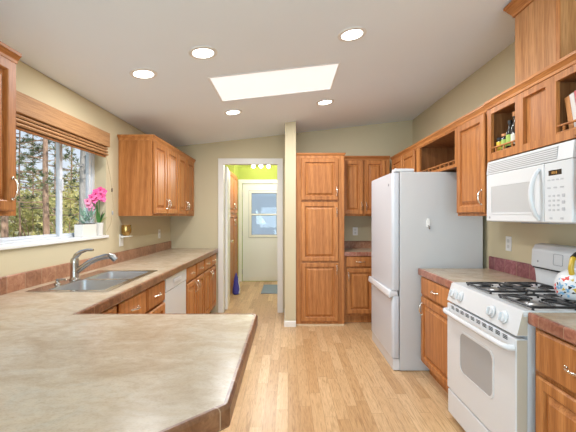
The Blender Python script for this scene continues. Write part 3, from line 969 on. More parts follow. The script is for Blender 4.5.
# oven door
b = MB()
b.box(0.003, rw - 0.003, -0.034, 0.018, 0.215, 0.785, 0.006)
od = b.build('oven_door', APPL, t)
MB().box(0.0002, 0.0028, -0.030, 0.018, 0.22, 0.78).build('door_edge', TAN, od)
MB().box(rw - 0.0028, rw - 0.0002, -0.030, 0.018, 0.22, 0.78).build('door_edge', TAN, od)
MB().prism([(-0.004, 0.912), (-0.031, 0.804), (0.018, 0.804), (0.018, 0.893), (0.0, 0.893)], 'x', rw + 0.0001, rw + 0.0012).build('end_tint', TAN, cp)  # thin plate added to tint the panel's shaded end
def rrect(x0, x1, z0, z1, r, n=5):
    pts = []
    for cx, cz, a0 in ((x1 - r, z1 - r, 0), (x0 + r, z1 - r, 90), (x0 + r, z0 + r, 180), (x1 - r, z0 + r, 270)):
        for k in range(n + 1):
            a = R(a0 + 90 * k / n); pts.append((cx + r * math.cos(a), cz + r * math.sin(a)))
    return pts
MB().prism(rrect(0.195, rw - 0.20, 0.40, 0.645, 0.045), 'y', -0.0352, -0.0335).build('window', DARKGLASS, od)
b = MB(); b.plate(rrect(0.185, rw - 0.19, 0.39, 0.655, 0.05), [rrect(0.196, rw - 0.201, 0.401, 0.644, 0.044)], lambda u, v, w: (u, -0.0375 + w, v), 0.004); b.build('window_trim', APPL, od)
# vent slots along the door top, then the bar handle
for i in range(10):
    b = MB()
    x = 0.09 + i * (rw - 0.18) / 9.0
    b.box(x - 0.019, x + 0.019, -0.0355, -0.0338, 0.760, 0.764); b.box(x - 0.019, x + 0.019, -0.0355, -0.0338, 0.768, 0.772); b.box(x - 0.019, x + 0.019, -0.0355, -0.0338, 0.776, 0.780)
    b.build('vent_slot', BLACK, od)
b = MB()
pts = [(0.022, -0.034, 0.738), (0.026, -0.058, 0.738), (0.060, -0.070, 0.738)] + [(0.060 + (rw - 0.12) * i / 8, -0.070 - 0.004 * math.sin(math.pi * i / 8), 0.738) for i in range(1, 8)] + [(rw - 0.060, -0.070, 0.738), (rw - 0.026, -0.058, 0.738), (rw - 0.022, -0.034, 0.738)]
b.tube(pts, 0.0155, 12); b.build('handle', APPL, od, 50)
MB().box(0.003, rw - 0.003, -0.030, 0.018, 0.045, 0.203, 0.008).build('drawer', APPL, t)
# backguard
b = MB(); b.prism([(RD - 0.073, 0.921), (RD - 0.073, 1.02), (RD - 0.106, 1.035), (RD - 0.100, 1.145), (RD - 0.080, 1.180), (RD - 0.035, 1.190), (RD, 1.180), (RD, 0.921)], 'x', -0.002, rw - 0.004, 0.006)
bgd = b.build('backguard', APPL, t, 40)
MB().box(0.01, rw - 0.01, RD - 0.100, RD - 0.070, 1.024, 1.031).build('vent_gap', BLACK, bgd)
pm = MB().plate(rrect(0.205, 0.285, 1.065, 1.135, 0.008), [rrect(0.2075, 0.2825, 1.0675, 1.1325, 0.006)], lambda u, v, w: (u, RD - 0.1075 + w + (v - 1.035) * 0.055, v), 0.003).build('key_outline', GREYINK, bgd)
for i in range(2):
    for j in range(2):
        q = MB().prism(rrect(-0.013, 0.013, -0.010, 0.010, 0.004, 3), 'y', -0.002, 0.0).build('key', APPLG, bgd, None, (0.226 + i * 0.038, RD - 0.1040 + (0.05 + j * 0.03) * 0.055, 1.083 + j * 0.032))
MB().lathe([(0.008, -0.001), (0.0, -0.002)], (0.065, RD - 0.1035, 1.072), 12, 'y').build('badge', GREYINK, bgd)
# burners and cast iron grates
for gx in (0.250, 0.615):
    for gy in (0.155, 0.405):
        b = MB(); b.lathe([(0.085, 0.9202), (0.083, 0.922), (0.05, 0.9215), (0.045, 0.926), (0.042, 0.929), (0.0, 0.930)], (gx, gy, 0), 22); b.build('burner', new_mat('burner_aluminium', (0.45, 0.45, 0.45), 0.35, 0.8) if 'burner_aluminium' not in bpy.data.materials else bpy.data.materials['burner_aluminium'], t, 40)
for gx in (0.250, 0.615):
    b = MB()
    z = 0.936
    x0, x1, y0, y1 = gx - 0.140, gx + 0.140, 0.045, 0.505
    for lp in ([(x0, y0), (x1, y0), (x1, y0 + 0.22), (x0, y0 + 0.22)], [(x0, y0 + 0.25), (x1, y0 + 0.25), (x1, y1), (x0, y1)]):
        rr = rrect(lp[0][0], lp[2][0], lp[0][1], lp[2][1], 0.03, 3)
        b.tube([(p[0], p[1], z) for p in rr], 0.0068, 6, closed=True)
        cx, cy = gx, (lp[0][1] + lp[2][1]) / 2
        for a, bq in (((lp[0][0], cy), (cx - 0.03, cy)), ((lp[1][0], cy), (cx + 0.03, cy)), (lp[0], (cx - 0.03, cy - 0.025)), (lp[2], (cx + 0.03, cy + 0.025)), ((cx, lp[0][1]), (cx, cy - 0.03)), ((cx, lp[2][1]), (cx, cy + 0.03))):
            b.tube([(a[0], a[1], z), ((a[0] + bq[0]) / 2, (a[1] + bq[1]) / 2, z + 0.006), (bq[0], bq[1], z + 0.004)], 0.0062, 6)
        for p in lp:
            sx = 0.01 if p[0] < gx else -0.01
            sy = 0.01 if p[1] < cy else -0.01
            b.tube([(p[0] + sx, p[1] + sy, z), (p[0] + sx * 0.6, p[1] + sy * 0.6, 0.9215)], 0.0065, 6)
    for x in (x0 + 0.07, x1 - 0.07):
        b.tube([(x, y0 + 0.215, z), (x, y0 + 0.255, z)], 0.006, 6)
    b.build('grate', IRON, t, 50)

# painted kettle on the near rear burner
KX, KY, KZ = 1.487, 1.862, 0.9492
t = thing('kettle', 'white enamel kettle with painted rooster motif on the near burner', 'kettle', (KX, KY, KZ))
YEL = new_mat('mustard_enamel', (0.55, 0.36, 0.03), 0.3)
RED = new_mat('red_glaze', (0.62, 0.045, 0.03), 0.3)
BLU = new_mat('blue_glaze', (0.16, 0.33, 0.50), 0.3)
def motif(b, mi, spots):
    for az, z, r in spots:
        rad = 0.098 + (0.014 * min(1, (z - 0.012) / 0.04)) if z < 0.06 else 0.112 - 0.024 * ((z - 0.05) / 0.075) ** 1.7
        a = R(az)
        c = Vector((rad * math.cos(a), rad * math.sin(a), z))
        n_ = Vector((math.cos(a), math.sin(a), 0.15 + max(0, (z - 0.06) * 8))).normalized()
        u = n_.orthogonal().normalized(); w = n_.cross(u)
        ph = random.random() * 6
        ring = [b.v(c + n_ * 0.0005 + (u * math.cos(k * math.pi / 5) + w * math.sin(k * math.pi / 5)) * r * (0.75 + 0.35 * math.sin(k * 2.1 + ph))) for k in range(10)]
        top = b.v(c + n_ * 0.004)
        for k in range(10): b.face([ring[k], ring[(k + 1) % 10], top], mi)
        b.face(ring[::-1], mi)
b = MB(); b.lathe([(0.075, 0.0), (0.098, 0.012), (0.112, 0.05), (0.108, 0.09), (0.088, 0.125), (0.055, 0.145), (0.04, 0.150)], (0, 0, 0), 28)
motif(b, 1, [(192, 0.100, 0.018), (200, 0.112, 0.013), (168, 0.050, 0.012), (165, 0.068, 0.011), (172, 0.036, 0.010)])
motif(b, 2, [(182, 0.085, 0.015), (178, 0.060, 0.014), (188, 0.068, 0.016), (190, 0.038, 0.016), (206, 0.055, 0.013), (200, 0.085, 0.012), (216, 0.08, 0.012), (205, 0.028, 0.012), (180, 0.030, 0.012), (176, 0.100, 0.010)])
motif(b, 3, [(174, 0.080, 0.011), (210, 0.068, 0.012), (218, 0.045, 0.009), (184, 0.020, 0.009), (222, 0.095, 0.010), (198, 0.042, 0.008), (170, 0.092, 0.008)])
motif(b, 4, [(196, 0.055, 0.010), (222, 0.06, 0.013), (230, 0.09, 0.014), (214, 0.105, 0.010)])
b.build('body', [APPL, RED, BLU, BLACK, YEL], t, 60)
b = MB(); b.lathe([(0.042, 0.148), (0.038, 0.156), (0.012, 0.162), (0.010, 0.170), (0.016, 0.178), (0.0, 0.186)], (0, 0, 0), 20); b.build('lid', APPL, t, 50)
b = MB(); b.tube([(0.085, -0.05, 0.08), (0.118, -0.07, 0.105), (0.134, -0.08, 0.135)], [0.022, 0.015, 0.012], 12); b.build('spout', APPL, t, 50)
ca, sa = math.cos(R(205)), math.sin(R(205))
b = MB(); b.tube([(q * ca, q * sa, z) for q, z in ((0.072, 0.122), (0.082, 0.16), (0.070, 0.205), (0.0, 0.235), (-0.070, 0.205), (-0.082, 0.16), (-0.072, 0.122))], 0.0125, 10); hb = b.build('bail_handle', YEL, t, 50)
b = MB(); b.tube([(q * ca, q * sa, z) for q, z in ((0.060, 0.211), (0.03, 0.226), (0.0, 0.2352), (-0.03, 0.226), (-0.06, 0.211))], 0.0150, 10); b.build('grip', BLACK, hb, 50)

# ================================================================== MICROWAVE
MZ0 = 1.334
t = thing('microwave', 'white over-the-range microwave hung below the railed cubbies', 'microwave', (1.352, RY1 - 0.001, MZ0), -90)
mw, mh, md = 0.758, 0.406, WX1 - 1.352 - 0.002
MB().box(0, mw, 0.028, md, 0.0, mh, 0.003).build('body', APPL, t)
dr = MB().box(0.002, 0.560, 0.0, 0.027, 0.004, mh - 0.092, 0.006).build('door', APPL, t)
MB().box(0.062, 0.478, -0.0015, 0.002, 0.058, 0.232, 0.001).build('window', MWGLASS, dr)
b = MB(); b.plate([(0.052, 0.048), (0.488, 0.048), (0.488, 0.242), (0.052, 0.242)], [[(0.064, 0.060), (0.476, 0.060), (0.476, 0.230), (0.064, 0.230)]], lambda u, v, w: (u, -0.003 + w, v), 0.004); b.build('window_trim', APPL, dr)
b = MB()
pts, rs = [], []
for i in range(13):
    q = i / 12
    pts.append((0.528, -0.002 - 0.046 * math.sin(math.pi * q) ** 0.7, 0.018 + 0.27 * q)); rs.append(0.010 + 0.003 * math.sin(math.pi * q))
b.tube(pts, rs, 10); b.build('handle', APPL, dr, 50)
MB().lathe([(0.008, -0.001), (0.0, -0.002)], (0.045, 0.0, 0.028), 12, 'y').build('badge', GREYINK, dr)
cp = MB().box(0.563, mw - 0.002, 0.0, 0.027, 0.004, mh - 0.092, 0.006).build('control_panel', APPL, t)
ds = MB().box(0.598, 0.688, -0.0015, 0.002, 0.245, 0.272, 0.001).build('display', DISPLAY, cp)
MB().box(0.622, 0.630, -0.0022, -0.0016, 0.252, 0.265).box(0.634, 0.642, -0.0022, -0.0016, 0.252, 0.265).box(0.650, 0.658, -0.0022, -0.0016, 0.252, 0.265).build('digits', DIGIT, ds)
KEYS = [(0.600 + i * 0.030, 0.222, 0.010, 0.004) for i in range(4)] + [(0.600 + i * 0.045, 0.182, 0.012, 0.004) for i in range(3)] + [(0.605 + i * 0.030, 0.140 - j * 0.024, 0.008, 0.005) for i in range(3) for j in range(4)] + [(0.700, 0.140 - j * 0.034, 0.010, 0.008) for j in range(3)] + [(0.615, 0.026, 0.010, 0.005), (0.690, 0.026, 0.010, 0.005)]
for kx, kz, hw, hh in KEYS:
    MB().prism(rrect(kx - hw, kx + hw, kz - hh, kz + hh, 0.003, 2), 'y', -0.0014, 0.001).build('key', new_mat('key_grey', (0.45, 0.46, 0.48), 0.5) if 'key_grey' not in bpy.data.materials else bpy.data.materials['key_grey'], cp)
vg = MB(); vg.prism([(0.0, mh - 0.090), (0.010, mh - 0.004), (0.027, mh - 0.001), (0.027, mh - 0.090)], 'x', 0.001, mw - 0.001, 0.002)
vgo = vg.build('vent_cover', APPL, t)
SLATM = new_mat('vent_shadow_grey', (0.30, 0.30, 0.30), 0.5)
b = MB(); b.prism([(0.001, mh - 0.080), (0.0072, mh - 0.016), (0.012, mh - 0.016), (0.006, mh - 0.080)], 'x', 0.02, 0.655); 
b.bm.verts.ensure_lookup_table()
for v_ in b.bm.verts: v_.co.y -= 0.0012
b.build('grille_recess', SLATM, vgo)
for i in range(6):
    z = mh - 0.076 + i * 0.0112
    y = 0.001 + (z - (mh - 0.090)) * 0.116 - 0.0036
    MB().box(0.021, 0.654, y - 0.001, y + 0.0018, z, z + 0.0062).build('grille_slat', APPL, vgo)
MB().box(0.28, 0.52, 0.06, 0.20, -0.0065, -0.0002, 0.002).build('grease_filter', GREYINK, t)

# ================================================================== WINDOW SHADE
t = thing('window_shade', 'woven wood roman shade drawn up above the kitchen window', 'blind', (WX0 + 0.001, 0, 0))
SY0, SY1 = 1.96, 3.275
MB().box(0.0, 0.078, SY0, SY1, 1.985, 2.110, 0.004).build('valance', WOVEN, t)
b = MB()
for i in range(3):
    z = 1.906 + i * 0.026
    b.prism([(0.022, z), (0.066 - 0.003 * i, z + 0.003), (0.071 - 0.003 * i, z + 0.011), (0.064 - 0.003 * i, z + 0.021), (0.022, z + 0.024)], 'y', SY0 + 0.015, SY1 - 0.012)
b.build('folded_shade', WOVEN, t)
MB().box(0.03, 0.05, SY0 + 0.02, SY1 - 0.02, 1.893, 1.9045, 0.003).build('bottom_rail', WOODH, t)
def wp(px, py, X):
    k = X / (px - 288.0)
    return (X - (WX0 + 0.001), FPX * k, CH + (216.0 - py) * k)
cp_ = [wp(x, y, -1.640) for x, y in ((104.5, 150), (107, 160), (110, 175), (112, 190), (113, 203), (112.5, 214), (110.5, 224), (107, 231), (104, 234.5))]
MB().tube(cp_, 0.0022, 6).build('cord', new_mat('tan_cord', (0.42, 0.33, 0.20), 0.7), t, 60)
a_ = cp_[3]
MB().lathe([(0.003, -0.02), (0.007, -0.012), (0.007, 0.012), (0.003, 0.02)], a_, 10).build('cord_bead', new_mat('dark_bead', (0.12, 0.08, 0.05), 0.4), t, 50)
a_ = cp_[5]
MB().lathe([(0.003, -0.02), (0.008, -0.014), (0.008, 0.014), (0.003, 0.02)], (a_[0], a_[1], a_[2] + 0.01), 10).build('cord_weight', new_mat('grey_plastic', (0.35, 0.35, 0.35), 0.4), t, 50)

# ================================================================== PLANTS ON THE SILL
SZ = WZ0 + 0.0015
POT = new_mat('white_glazed_pot', (0.80, 0.77, 0.72), 0.3)
SOIL = new_mat('dark_soil', (0.035, 0.022, 0.015), 0.9)
GLEAF = new_mat('orchid_leaf', (0.10, 0.26, 0.06), 0.4)
DLEAF = new_mat('dark_leaf', (0.02, 0.035, 0.02), 0.4)
PINK = new_mat('pink_petal', (0.80, 0.10, 0.33), 0.5)
PINKL = new_mat('pale_pink_petal', (0.86, 0.32, 0.52), 0.5)
MAG = new_mat('magenta_lip', (0.55, 0.01, 0.12), 0.5)
SUCC = new_mat('silvery_succulent', (0.30, 0.46, 0.36), 0.5)
def leaf(b, base_, tip, w, bend=0.0, n=6, side=None):
    base_, tip = Vector(base_), Vector(tip)
    d = tip - base_
    s_ = side if side else d.cross(Vector((0, 0, 1)))
    s_ = Vector(s_)
    s_ = s_.normalized() if s_.length > 1e-5 else Vector((0, 1, 0))
    nrm = d.cross(s_).normalized()
    rows = []
    for i in range(n + 1):
        q = i / n
        c = base_ + d * q + Vector((0, 0, bend)) * math.sin(math.pi * q)
        ww = w * max(0.03, math.sin(math.pi * (0.12 + 0.86 * q)) ** 0.8) * 0.5
        rows.append([b.v(c - s_ * ww + nrm * ww * 0.25), b.v(c), b.v(c + s_ * ww + nrm * ww * 0.25)])
    for r0, r1 in zip(rows, rows[1:]):
        for k in range(2): b.face([r0[k], r0[k + 1], r1[k + 1], r1[k]])
# white trough with a silvery leafy plant
t = thing('planter_trough', 'white trough planter of silvery leaves on the window sill', 'plant', (-1.718, 3.110, SZ))
b = MB(); b.plate([(-0.035, -0.108), (0.035, -0.108), (0.035, 0.108), (-0.035, 0.108)], [[(-0.029, -0.102), (0.029, -0.102), (0.029, 0.102), (-0.029, 0.102)]], lambda u, v, w: (u, v, 0.006 + w), 0.098)
b.box(-0.035, 0.035, -0.108, 0.108, 0, 0.0065)
b.build('trough', POT, t)
MB().box(-0.0285, 0.0285, -0.1015, 0.1015, 0.0066, 0.110, 0.002).build('soil', SOIL, t)
b = MB(); rng = random.Random(3)
for i in range(46):
    y0 = rng.uniform(-0.06, 0.075); x0 = rng.uniform(-0.02, 0.02); z0 = 0.105
    a = rng.uniform(0, 6.28); L = rng.uniform(0.03, 0.06); up = rng.uniform(0.0, 0.12)
    leaf(b, (x0, y0, z0 + up * 0.7), (x0 + L * 0.55 * math.cos(a), y0 + L * math.sin(a), z0 + up + L * rng.uniform(0.2, 0.8)), rng.uniform(0.012, 0.02))
tag(b.build('foliage', SUCC, t, 60), kind='stuff')
# orchid
OX, OY = -1.700, 3.292
t = thing('orchid', 'pink flowering orchid in a small white pot on the window sill', 'plant', (OX, OY, SZ))
MB().lathe([(0.030, 0), (0.033, 0.004), (0.036, 0.11), (0.0375, 0.114), (0.033, 0.114), (0.032, 0.10), (0.0, 0.098)], (0, 0, 0), 22).build('pot', POT, t, 40)
for tip, w, m in (((0.03, 0.045, 0.205), 0.035, GLEAF), ((-0.01, -0.02, 0.285), 0.034, GLEAF), ((0.03, 0.02, 0.225), 0.040, DLEAF), ((0.015, -0.055, 0.215), 0.036, GLEAF), ((0.05, 0.075, 0.165), 0.02, new_mat('yellow_leaf', (0.35, 0.36, 0.08), 0.5))):
    b = MB(); leaf(b, (0, 0, 0.10), tip, w, 0.02); b.build('leaf', m, t, 60)
stems = [[(0, 0, 0.10), (-0.01, -0.005, 0.22), (-0.012, -0.02, 0.30), (-0.01, -0.07, 0.355), (0.0, -0.12, 0.315), (0.0, -0.15, 0.27)], [(0.0, 0.005, 0.10), (0.0, 0.01, 0.24), (0.0, 0.005, 0.34), (0.005, 0.03, 0.39), (0.01, 0.06, 0.36)]]
for s_ in stems:
    MB().tube(s_, 0.0028, 6).build('flower_stem', GLEAF, t, 60)
def blossom(c, r, face, m, seed):
    rg = random.Random(seed)
    c = Vector(c); n_ = Vector(face).normalized(); u = n_.orthogonal().normalized(); w = n_.cross(u)
    b = MB()
    for k in range(5):
        a = k * 2 * math.pi / 5 + rg.random() * 0.3
        d = u * math.cos(a) + w * math.sin(a)
        leaf(b, c + d * 0.003, c + d * r + n_ * 0.006, r * 0.95, 0, 5, side=n_.cross(d))
    f = b.build('blossom', m, t, 60)
    b = MB(); b.lathe([(0.001, -0.006), (0.007, 0.0), (0.005, 0.006), (0.0, 0.009)], c + n_ * 0.006, 8); b.build('lip', MAG, f, 60)
fl_ = [(-0.155, 0.300), (-0.125, 0.335), (-0.095, 0.365), (-0.13, 0.270), (-0.085, 0.310), (-0.055, 0.345), (-0.10, 0.245), (-0.05, 0.385), (-0.01, 0.405), (0.025, 0.385), (0.055, 0.355), (0.02, 0.345), (-0.02, 0.365), (0.075, 0.325), (0.05, 0.395)]
for i, (dy, z) in enumerate(fl_):
    blossom((0.01 + 0.02 * ((i * 7) % 3 - 1), dy * 0.95 - 0.025, z), 0.032, (0.75, -0.75, 0.1 + 0.2 * ((i * 5) % 3 - 1)), PINK if i % 3 else PINKL, i)

# ================================================================== WALL PLATES, SHELF CUP
def outlet(label, loc, rz, group=None):
    o = thing('wall_outlet', label, 'outlet', loc, rz)
    MB().box(-0.036, 0.036, -0.0065, -0.0008, -0.058, 0.058, 0.002).build('cover_plate', PLASTW, o)
    for z in (-0.022, 0.022):
        MB().prism(rrect(-0.015, 0.015, z - 0.014, z + 0.014, 0.008, 4), 'y', -0.0085, -0.006).build('socket', new_mat('socket_grey', (0.62, 0.61, 0.58), 0.4) if 'socket_grey' not in bpy.data.materials else bpy.data.materials['socket_grey'], o)
    return o
outlet('white outlet above the red splash tile by the range', (WX1, 2.93, 1.150), -90)
outlet('white outlet above the small worktop by the pantry', (0.955, YB, 1.155), 0)
outlet('white outlet under the corner wall cabinets on the sink wall', (WX0, 4.74, 1.140), 90)
o = thing('outlet_shelf', 'white plug-in shelf on the wall holding the brass cup', 'shelf', (WX0, 3.655, 1.070), 90)
MB().box(-0.04, 0.04, -0.010, -0.0008, 0.0, 0.118, 0.003).build('cover_plate', PLASTW, o)
MB().prism([(-0.0105, 0.090), (-0.0105, 0.104), (-0.105, 0.104), (-0.105, 0.096), (-0.03, 0.090)], 'x', -0.036, 0.036, 0.002).build('ledge', PLASTW, o)
o = thing('brass_cup', 'small brass cup on the white plug-in wall shelf', 'cup', (WX0 + 0.056, 3.655, 1.1755))
MB().lathe([(0.028, 0.0), (0.032, 0.003), (0.046, 0.032), (0.048, 0.062), (0.043, 0.094), (0.047, 0.106), (0.045, 0.106), (0.040, 0.094), (0.044, 0.062), (0.041, 0.032), (0.0, 0.008)], (0, 0, 0), 24).build('bowl', BRASS, o, 60)
MB().tube([(0.0, 0.044, 0.088), (0.0, 0.074, 0.08), (0.0, 0.076, 0.05), (0.0, 0.046, 0.034)], 0.0045, 8).build('handle', BRASS, o, 60)

# ================================================================== CUBBY CONTENTS
CZ = OM_Z0 + 0.042 + 0.0005
def bottle(label, y, x, prof, m, capm, cap, band=None, bandm=None, name='bottle'):
    o = thing(name, label, 'bottle' if name == 'bottle' else 'jar', (x, y, CZ))
    MB().lathe([(r * 0.86, h) for r, h in prof], (0, 0, 0), 18).build('body', m, o, 50)
    MB().lathe(cap, (0, 0, 0), 14).build('cap', capm, o, 50)
    if band: MB().lathe([(r * 0.86, h) for r, h in band], (0, 0, 0), 18).build('label_band', bandm, o, 50)
    return o
DG = new_mat('dark_bottle_glass', (0.02, 0.017, 0.015), 0.12)
CORK = new_mat('orange_cap', (0.55, 0.22, 0.06), 0.45)
YL = new_mat('yellow_label', (0.72, 0.50, 0.04), 0.5)
GL = new_mat('green_label', (0.36, 0.50, 0.10), 0.5)
WL = new_mat('cream_label', (0.70, 0.68, 0.58), 0.5)
BT = [(0.026, 0), (0.027, 0.005), (0.027, 0.105), (0.022, 0.125), (0.011, 0.145), (0.011, 0.168), (0.0, 0.168)]
bottle('tall dark bottle with an orange cap in the far railed cubby', 2.275, 1.412, [(0.027, 0), (0.028, 0.005), (0.028, 0.13), (0.022, 0.155), (0.012, 0.175), (0.012, 0.205), (0, 0.205)], DG, CORK, [(0.015, 0.206), (0.015, 0.232), (0.0, 0.234)], [(0.0285, 0.03), (0.0285, 0.095)], WL)
bottle('dark bottle with a black cap in the far railed cubby', 2.326, 1.412, BT, DG, BLACK, [(0.013, 0.169), (0.013, 0.192), (0.0, 0.193)], [(0.0275, 0.03), (0.0275, 0.10)], GL)
bottle('jar with green label among the bottles in the railed cubby', 2.377, 1.410, [(0.026, 0), (0.026, 0.085), (0.02, 0.1), (0, 0.1)], DG, CORK, [(0.021, 0.101), (0.021, 0.118), (0, 0.119)], [(0.0266, 0.02), (0.0266, 0.08)], GL, name='spice_jar')
bottle('jar with yellow label at the end of the railed cubby', 2.428, 1.408, [(0.026, 0), (0.026, 0.07), (0.02, 0.085), (0, 0.085)], DG, BLACK, [(0.021, 0.086), (0.021, 0.102), (0, 0.103)], [(0.0266, 0.015), (0.0266, 0.075)], YL, name='spice_jar')
# books leaning in the near cubby
def book(label, y, thick, h, m, lean, x=1.402):
    o = thing('book', label, 'book', (x, y, CZ))
    o.rotation_euler = (0, 0, R(-90))
    c = MB(); c.prism([(0.0, 0.0), (0.14, 0.0), (0.14, h), (0.0, h)], 'x', 0.0, thick, 0.0015)
    cv = c.build('cover', m, o)
    pg = MB().box(0.002, thick - 0.002, 0.004, 0.1385, h - 0.0004, h + 0.0012).build('page_block', WL, o)
    for k in (cv, pg): k.rotation_euler = (0, R(-lean), 0)
    return o
# local x runs toward the camera, tops lean away from it
book('orange-tan book leaning at the end of the near railed cubby', 1.822, 0.030, 0.185, new_mat('tan_book_cloth', (0.62, 0.27, 0.09), 0.6), 11)
book('white book between the tan and the pink books', 1.789, 0.028, 0.192, new_mat('white_book_cloth', (0.75, 0.70, 0.66), 0.6), 11)
book('pinkish red book standing next to the white book', 1.758, 0.030, 0.20, new_mat('pink_book_cloth', (0.62, 0.13, 0.15), 0.6), 11)

# ================================================================== CEILING LIGHTS
TRIMW = new_mat('white_downlight_trim', (0.78, 0.77, 0.75), 0.45)
BULB = emit('lit_lens', (1.0, 0.95, 0.88), 6.0)
slope = math.atan(0.113)
def downlight(label, X, Y, energy=12.0):
    o = thing('ceiling_light', label, 'light', (X, Y, ceil_z(X)), 0, 'recessed ceiling lights')
    o.rotation_euler = (0, -slope, 0)
    MB().lathe([(0.072, -0.0008), (0.096, -0.0008), (0.095, -0.005), (0.074, -0.009), (0.070, -0.006)], (0, 0, 0), 32, cap=False).build('trim_ring', TRIMW, o, 50)
    MB().lathe([(0.0715, -0.0010), (0.0715, -0.0045), (0.0, -0.0055)], (0, 0, 0), 28).build('lens', BULB, o, 50)
    l = light('downlight_lamp', 'AREA', (0, 0, -0.012), energy, (0.96, 0.975, 1.0), shape='DISK', size=0.13)
    l.parent = o
    return o
def cpix(px, py):
    k = (ceil_z(0) - CH) / ((216 - py) - 0.113 * (px - 288))
    return (px - 288) * k, FPX * k
for (px, py), lab in zip(((143.5, 73.5), (203, 52.5), (352, 34), (233, 112), (325, 102)),
        ('round recessed ceiling light nearest the sink window wall', 'round recessed ceiling light between the window wall and the skylight',
         'round recessed ceiling light on the range side of the skylight', 'round recessed ceiling light beyond the skylight, toward the laundry doorway',
         'round recessed ceiling light beyond the skylight, toward the pantry')):
    x, y = cpix(px, py)
    downlight(lab, x, y)

# laundry ceiling fixture
o = thing('vanity_light', 'three-bulb light bar above the outside door in the laundry', 'light', (-0.62, 7.30, 2.60))
MB().box(-0.16, 0.30, -0.03, 0.03, -0.035, -0.001, 0.006).build('bar', NICKEL, o)
LB = emit('laundry_bulb_glass', (1.0, 0.93, 0.80), 12.0)
for i, x in enumerate((-0.07, 0.08, 0.23)):
    MB().lathe([(0.0, -0.275), (0.030, -0.260), (0.038, -0.232), (0.030, -0.200), (0.014, -0.175), (0.010, -0.036)], (x, 0, 0), 16).build('bulb', LB, o, 60)
light('laundry_lamp', 'POINT', (-0.35, 6.5, 2.2), 33, (1.0, 0.93, 0.87), shadow_soft_size=0.12)

# ================================================================== LAUNDRY CONTENTS
t = thing('closet_cabinet', 'tall oak cabinet standing against the laundry wall behind the open door', 'cabinet', (-1.0, 6.085, 0), 90)
MB().box(0, 1.04, 0.0, 0.295, 0.0, 2.15, 0.002).build('body', WOOD, t)
door(t, 0.02, 0.54, 0.12, 1.40, 0.51, 1.25); door(t, 0.56, 1.02, 0.12, 1.40, 0.59, 1.25)
door(t, 0.02, 0.54, 1.42, 2.12, 0.51, 1.55); door(t, 0.56, 1.02, 1.42, 2.12, 0.59, 1.55)
t = thing('door_mat', 'blue-grey mat on the laundry floor by the outside door', 'mat', (-0.48, 6.45, 0))
mm = new_mat('blue_grey_mat', (0.25, 0.32, 0.40), 0.9)
bump(mm, noise(mm, coords(mm, (1, 1, 1)), 240, 2), 0.5, 0.004)
MB().box(0, 0.75, 0, 0.80, 0.0005, 0.014, 0.004).build('pile', mm, t)
t = thing('cloth_bag', 'blue and white bag slumped on the laundry floor by the oak cabinet', 'bag', (-0.91, 6.42, 0))
rg = random.Random(5)
b = MB(); b.lathe([(0.045, 0.0005), (0.062, 0.02), (0.058, 0.10), (0.045, 0.20), (0.032, 0.28), (0.020, 0.34), (0.010, 0.37), (0.0, 0.372)], (0, 0, 0), 18)
for v_ in b.bm.verts:
    v_.co.x *= 1 + 0.12 * math.sin(v_.co.z * 31 + v_.co.y * 40); v_.co.y *= 1 + 0.15 * math.sin(v_.co.z * 23 + 1)
b.build('sack', new_mat('blue_violet_cloth', (0.07, 0.07, 0.42), 0.7), t, 60)
b = MB(); b.tube([(0.055, -0.03, 0.02), (0.066, -0.01, 0.08), (0.05, 0.0, 0.16), (0.038, 0.0, 0.24)], 0.012, 8); b.build('strap', new_mat('white_strap', (0.75, 0.75, 0.78), 0.7), t, 60)

# ================================================================== OUTSIDE THE WINDOW
b = MB(); b.box(-4.5, 2.5, 11.0, 11.15, -0.5, 3.4)  # added wall; its blue-grey imitates the hazy reflection in the door glass
struct(b.build('wall_backdrop', new_mat('blue_grey_pane_haze', (0.25, 0.32, 0.41), 0.8)), 'added blue-grey wall standing in for haze in the outside door glass')
b = MB(); b.box(-4.5, 3.0, 7.95, 10.99, -0.12, -0.02)
struct(b.build('floor_porch', new_mat('grey_porch_boards', (0.30, 0.30, 0.30), 0.8)), 'grey porch floor outside the door')
gm = new_mat('dry_forest_floor', (0.42, 0.36, 0.20), 0.95)
gv = coords(gm, (1, 1, 1), rnd=False)
LK(gm, ramp(gm, noise(gm, gv, 0.9, 6, 0.7), [(0.3, (0.16, 0.15, 0.07)), (0.5, (0.45, 0.40, 0.22)), (0.7, (0.62, 0.57, 0.38))]), P(gm).inputs['Base Color'])
b = MB()
nx, ny = 26, 26
gv_ = [[None] * (ny + 1) for _ in range(nx + 1)]
rg = random.Random(11)
for i in range(nx + 1):
    for j in range(ny + 1):
        x = -2.2 - 62 * (i / nx) ** 1.5; y = -8 + 78 * j / ny
        z = -0.55 + max(0, (-x - 9)) * 0.085 + rg.uniform(-0.12, 0.12)
        gv_[i][j] = b.v((x, y, z))
for i in range(nx):
    for j in range(ny): b.face([gv_[i][j], gv_[i + 1][j], gv_[i + 1][j + 1], gv_[i][j + 1]])
struct(b.build('ground_outside', gm, None, 60), 'dry wooded slope outside the window')
def ground_z(x): return -0.55 + max(0, (-x - 9)) * 0.085

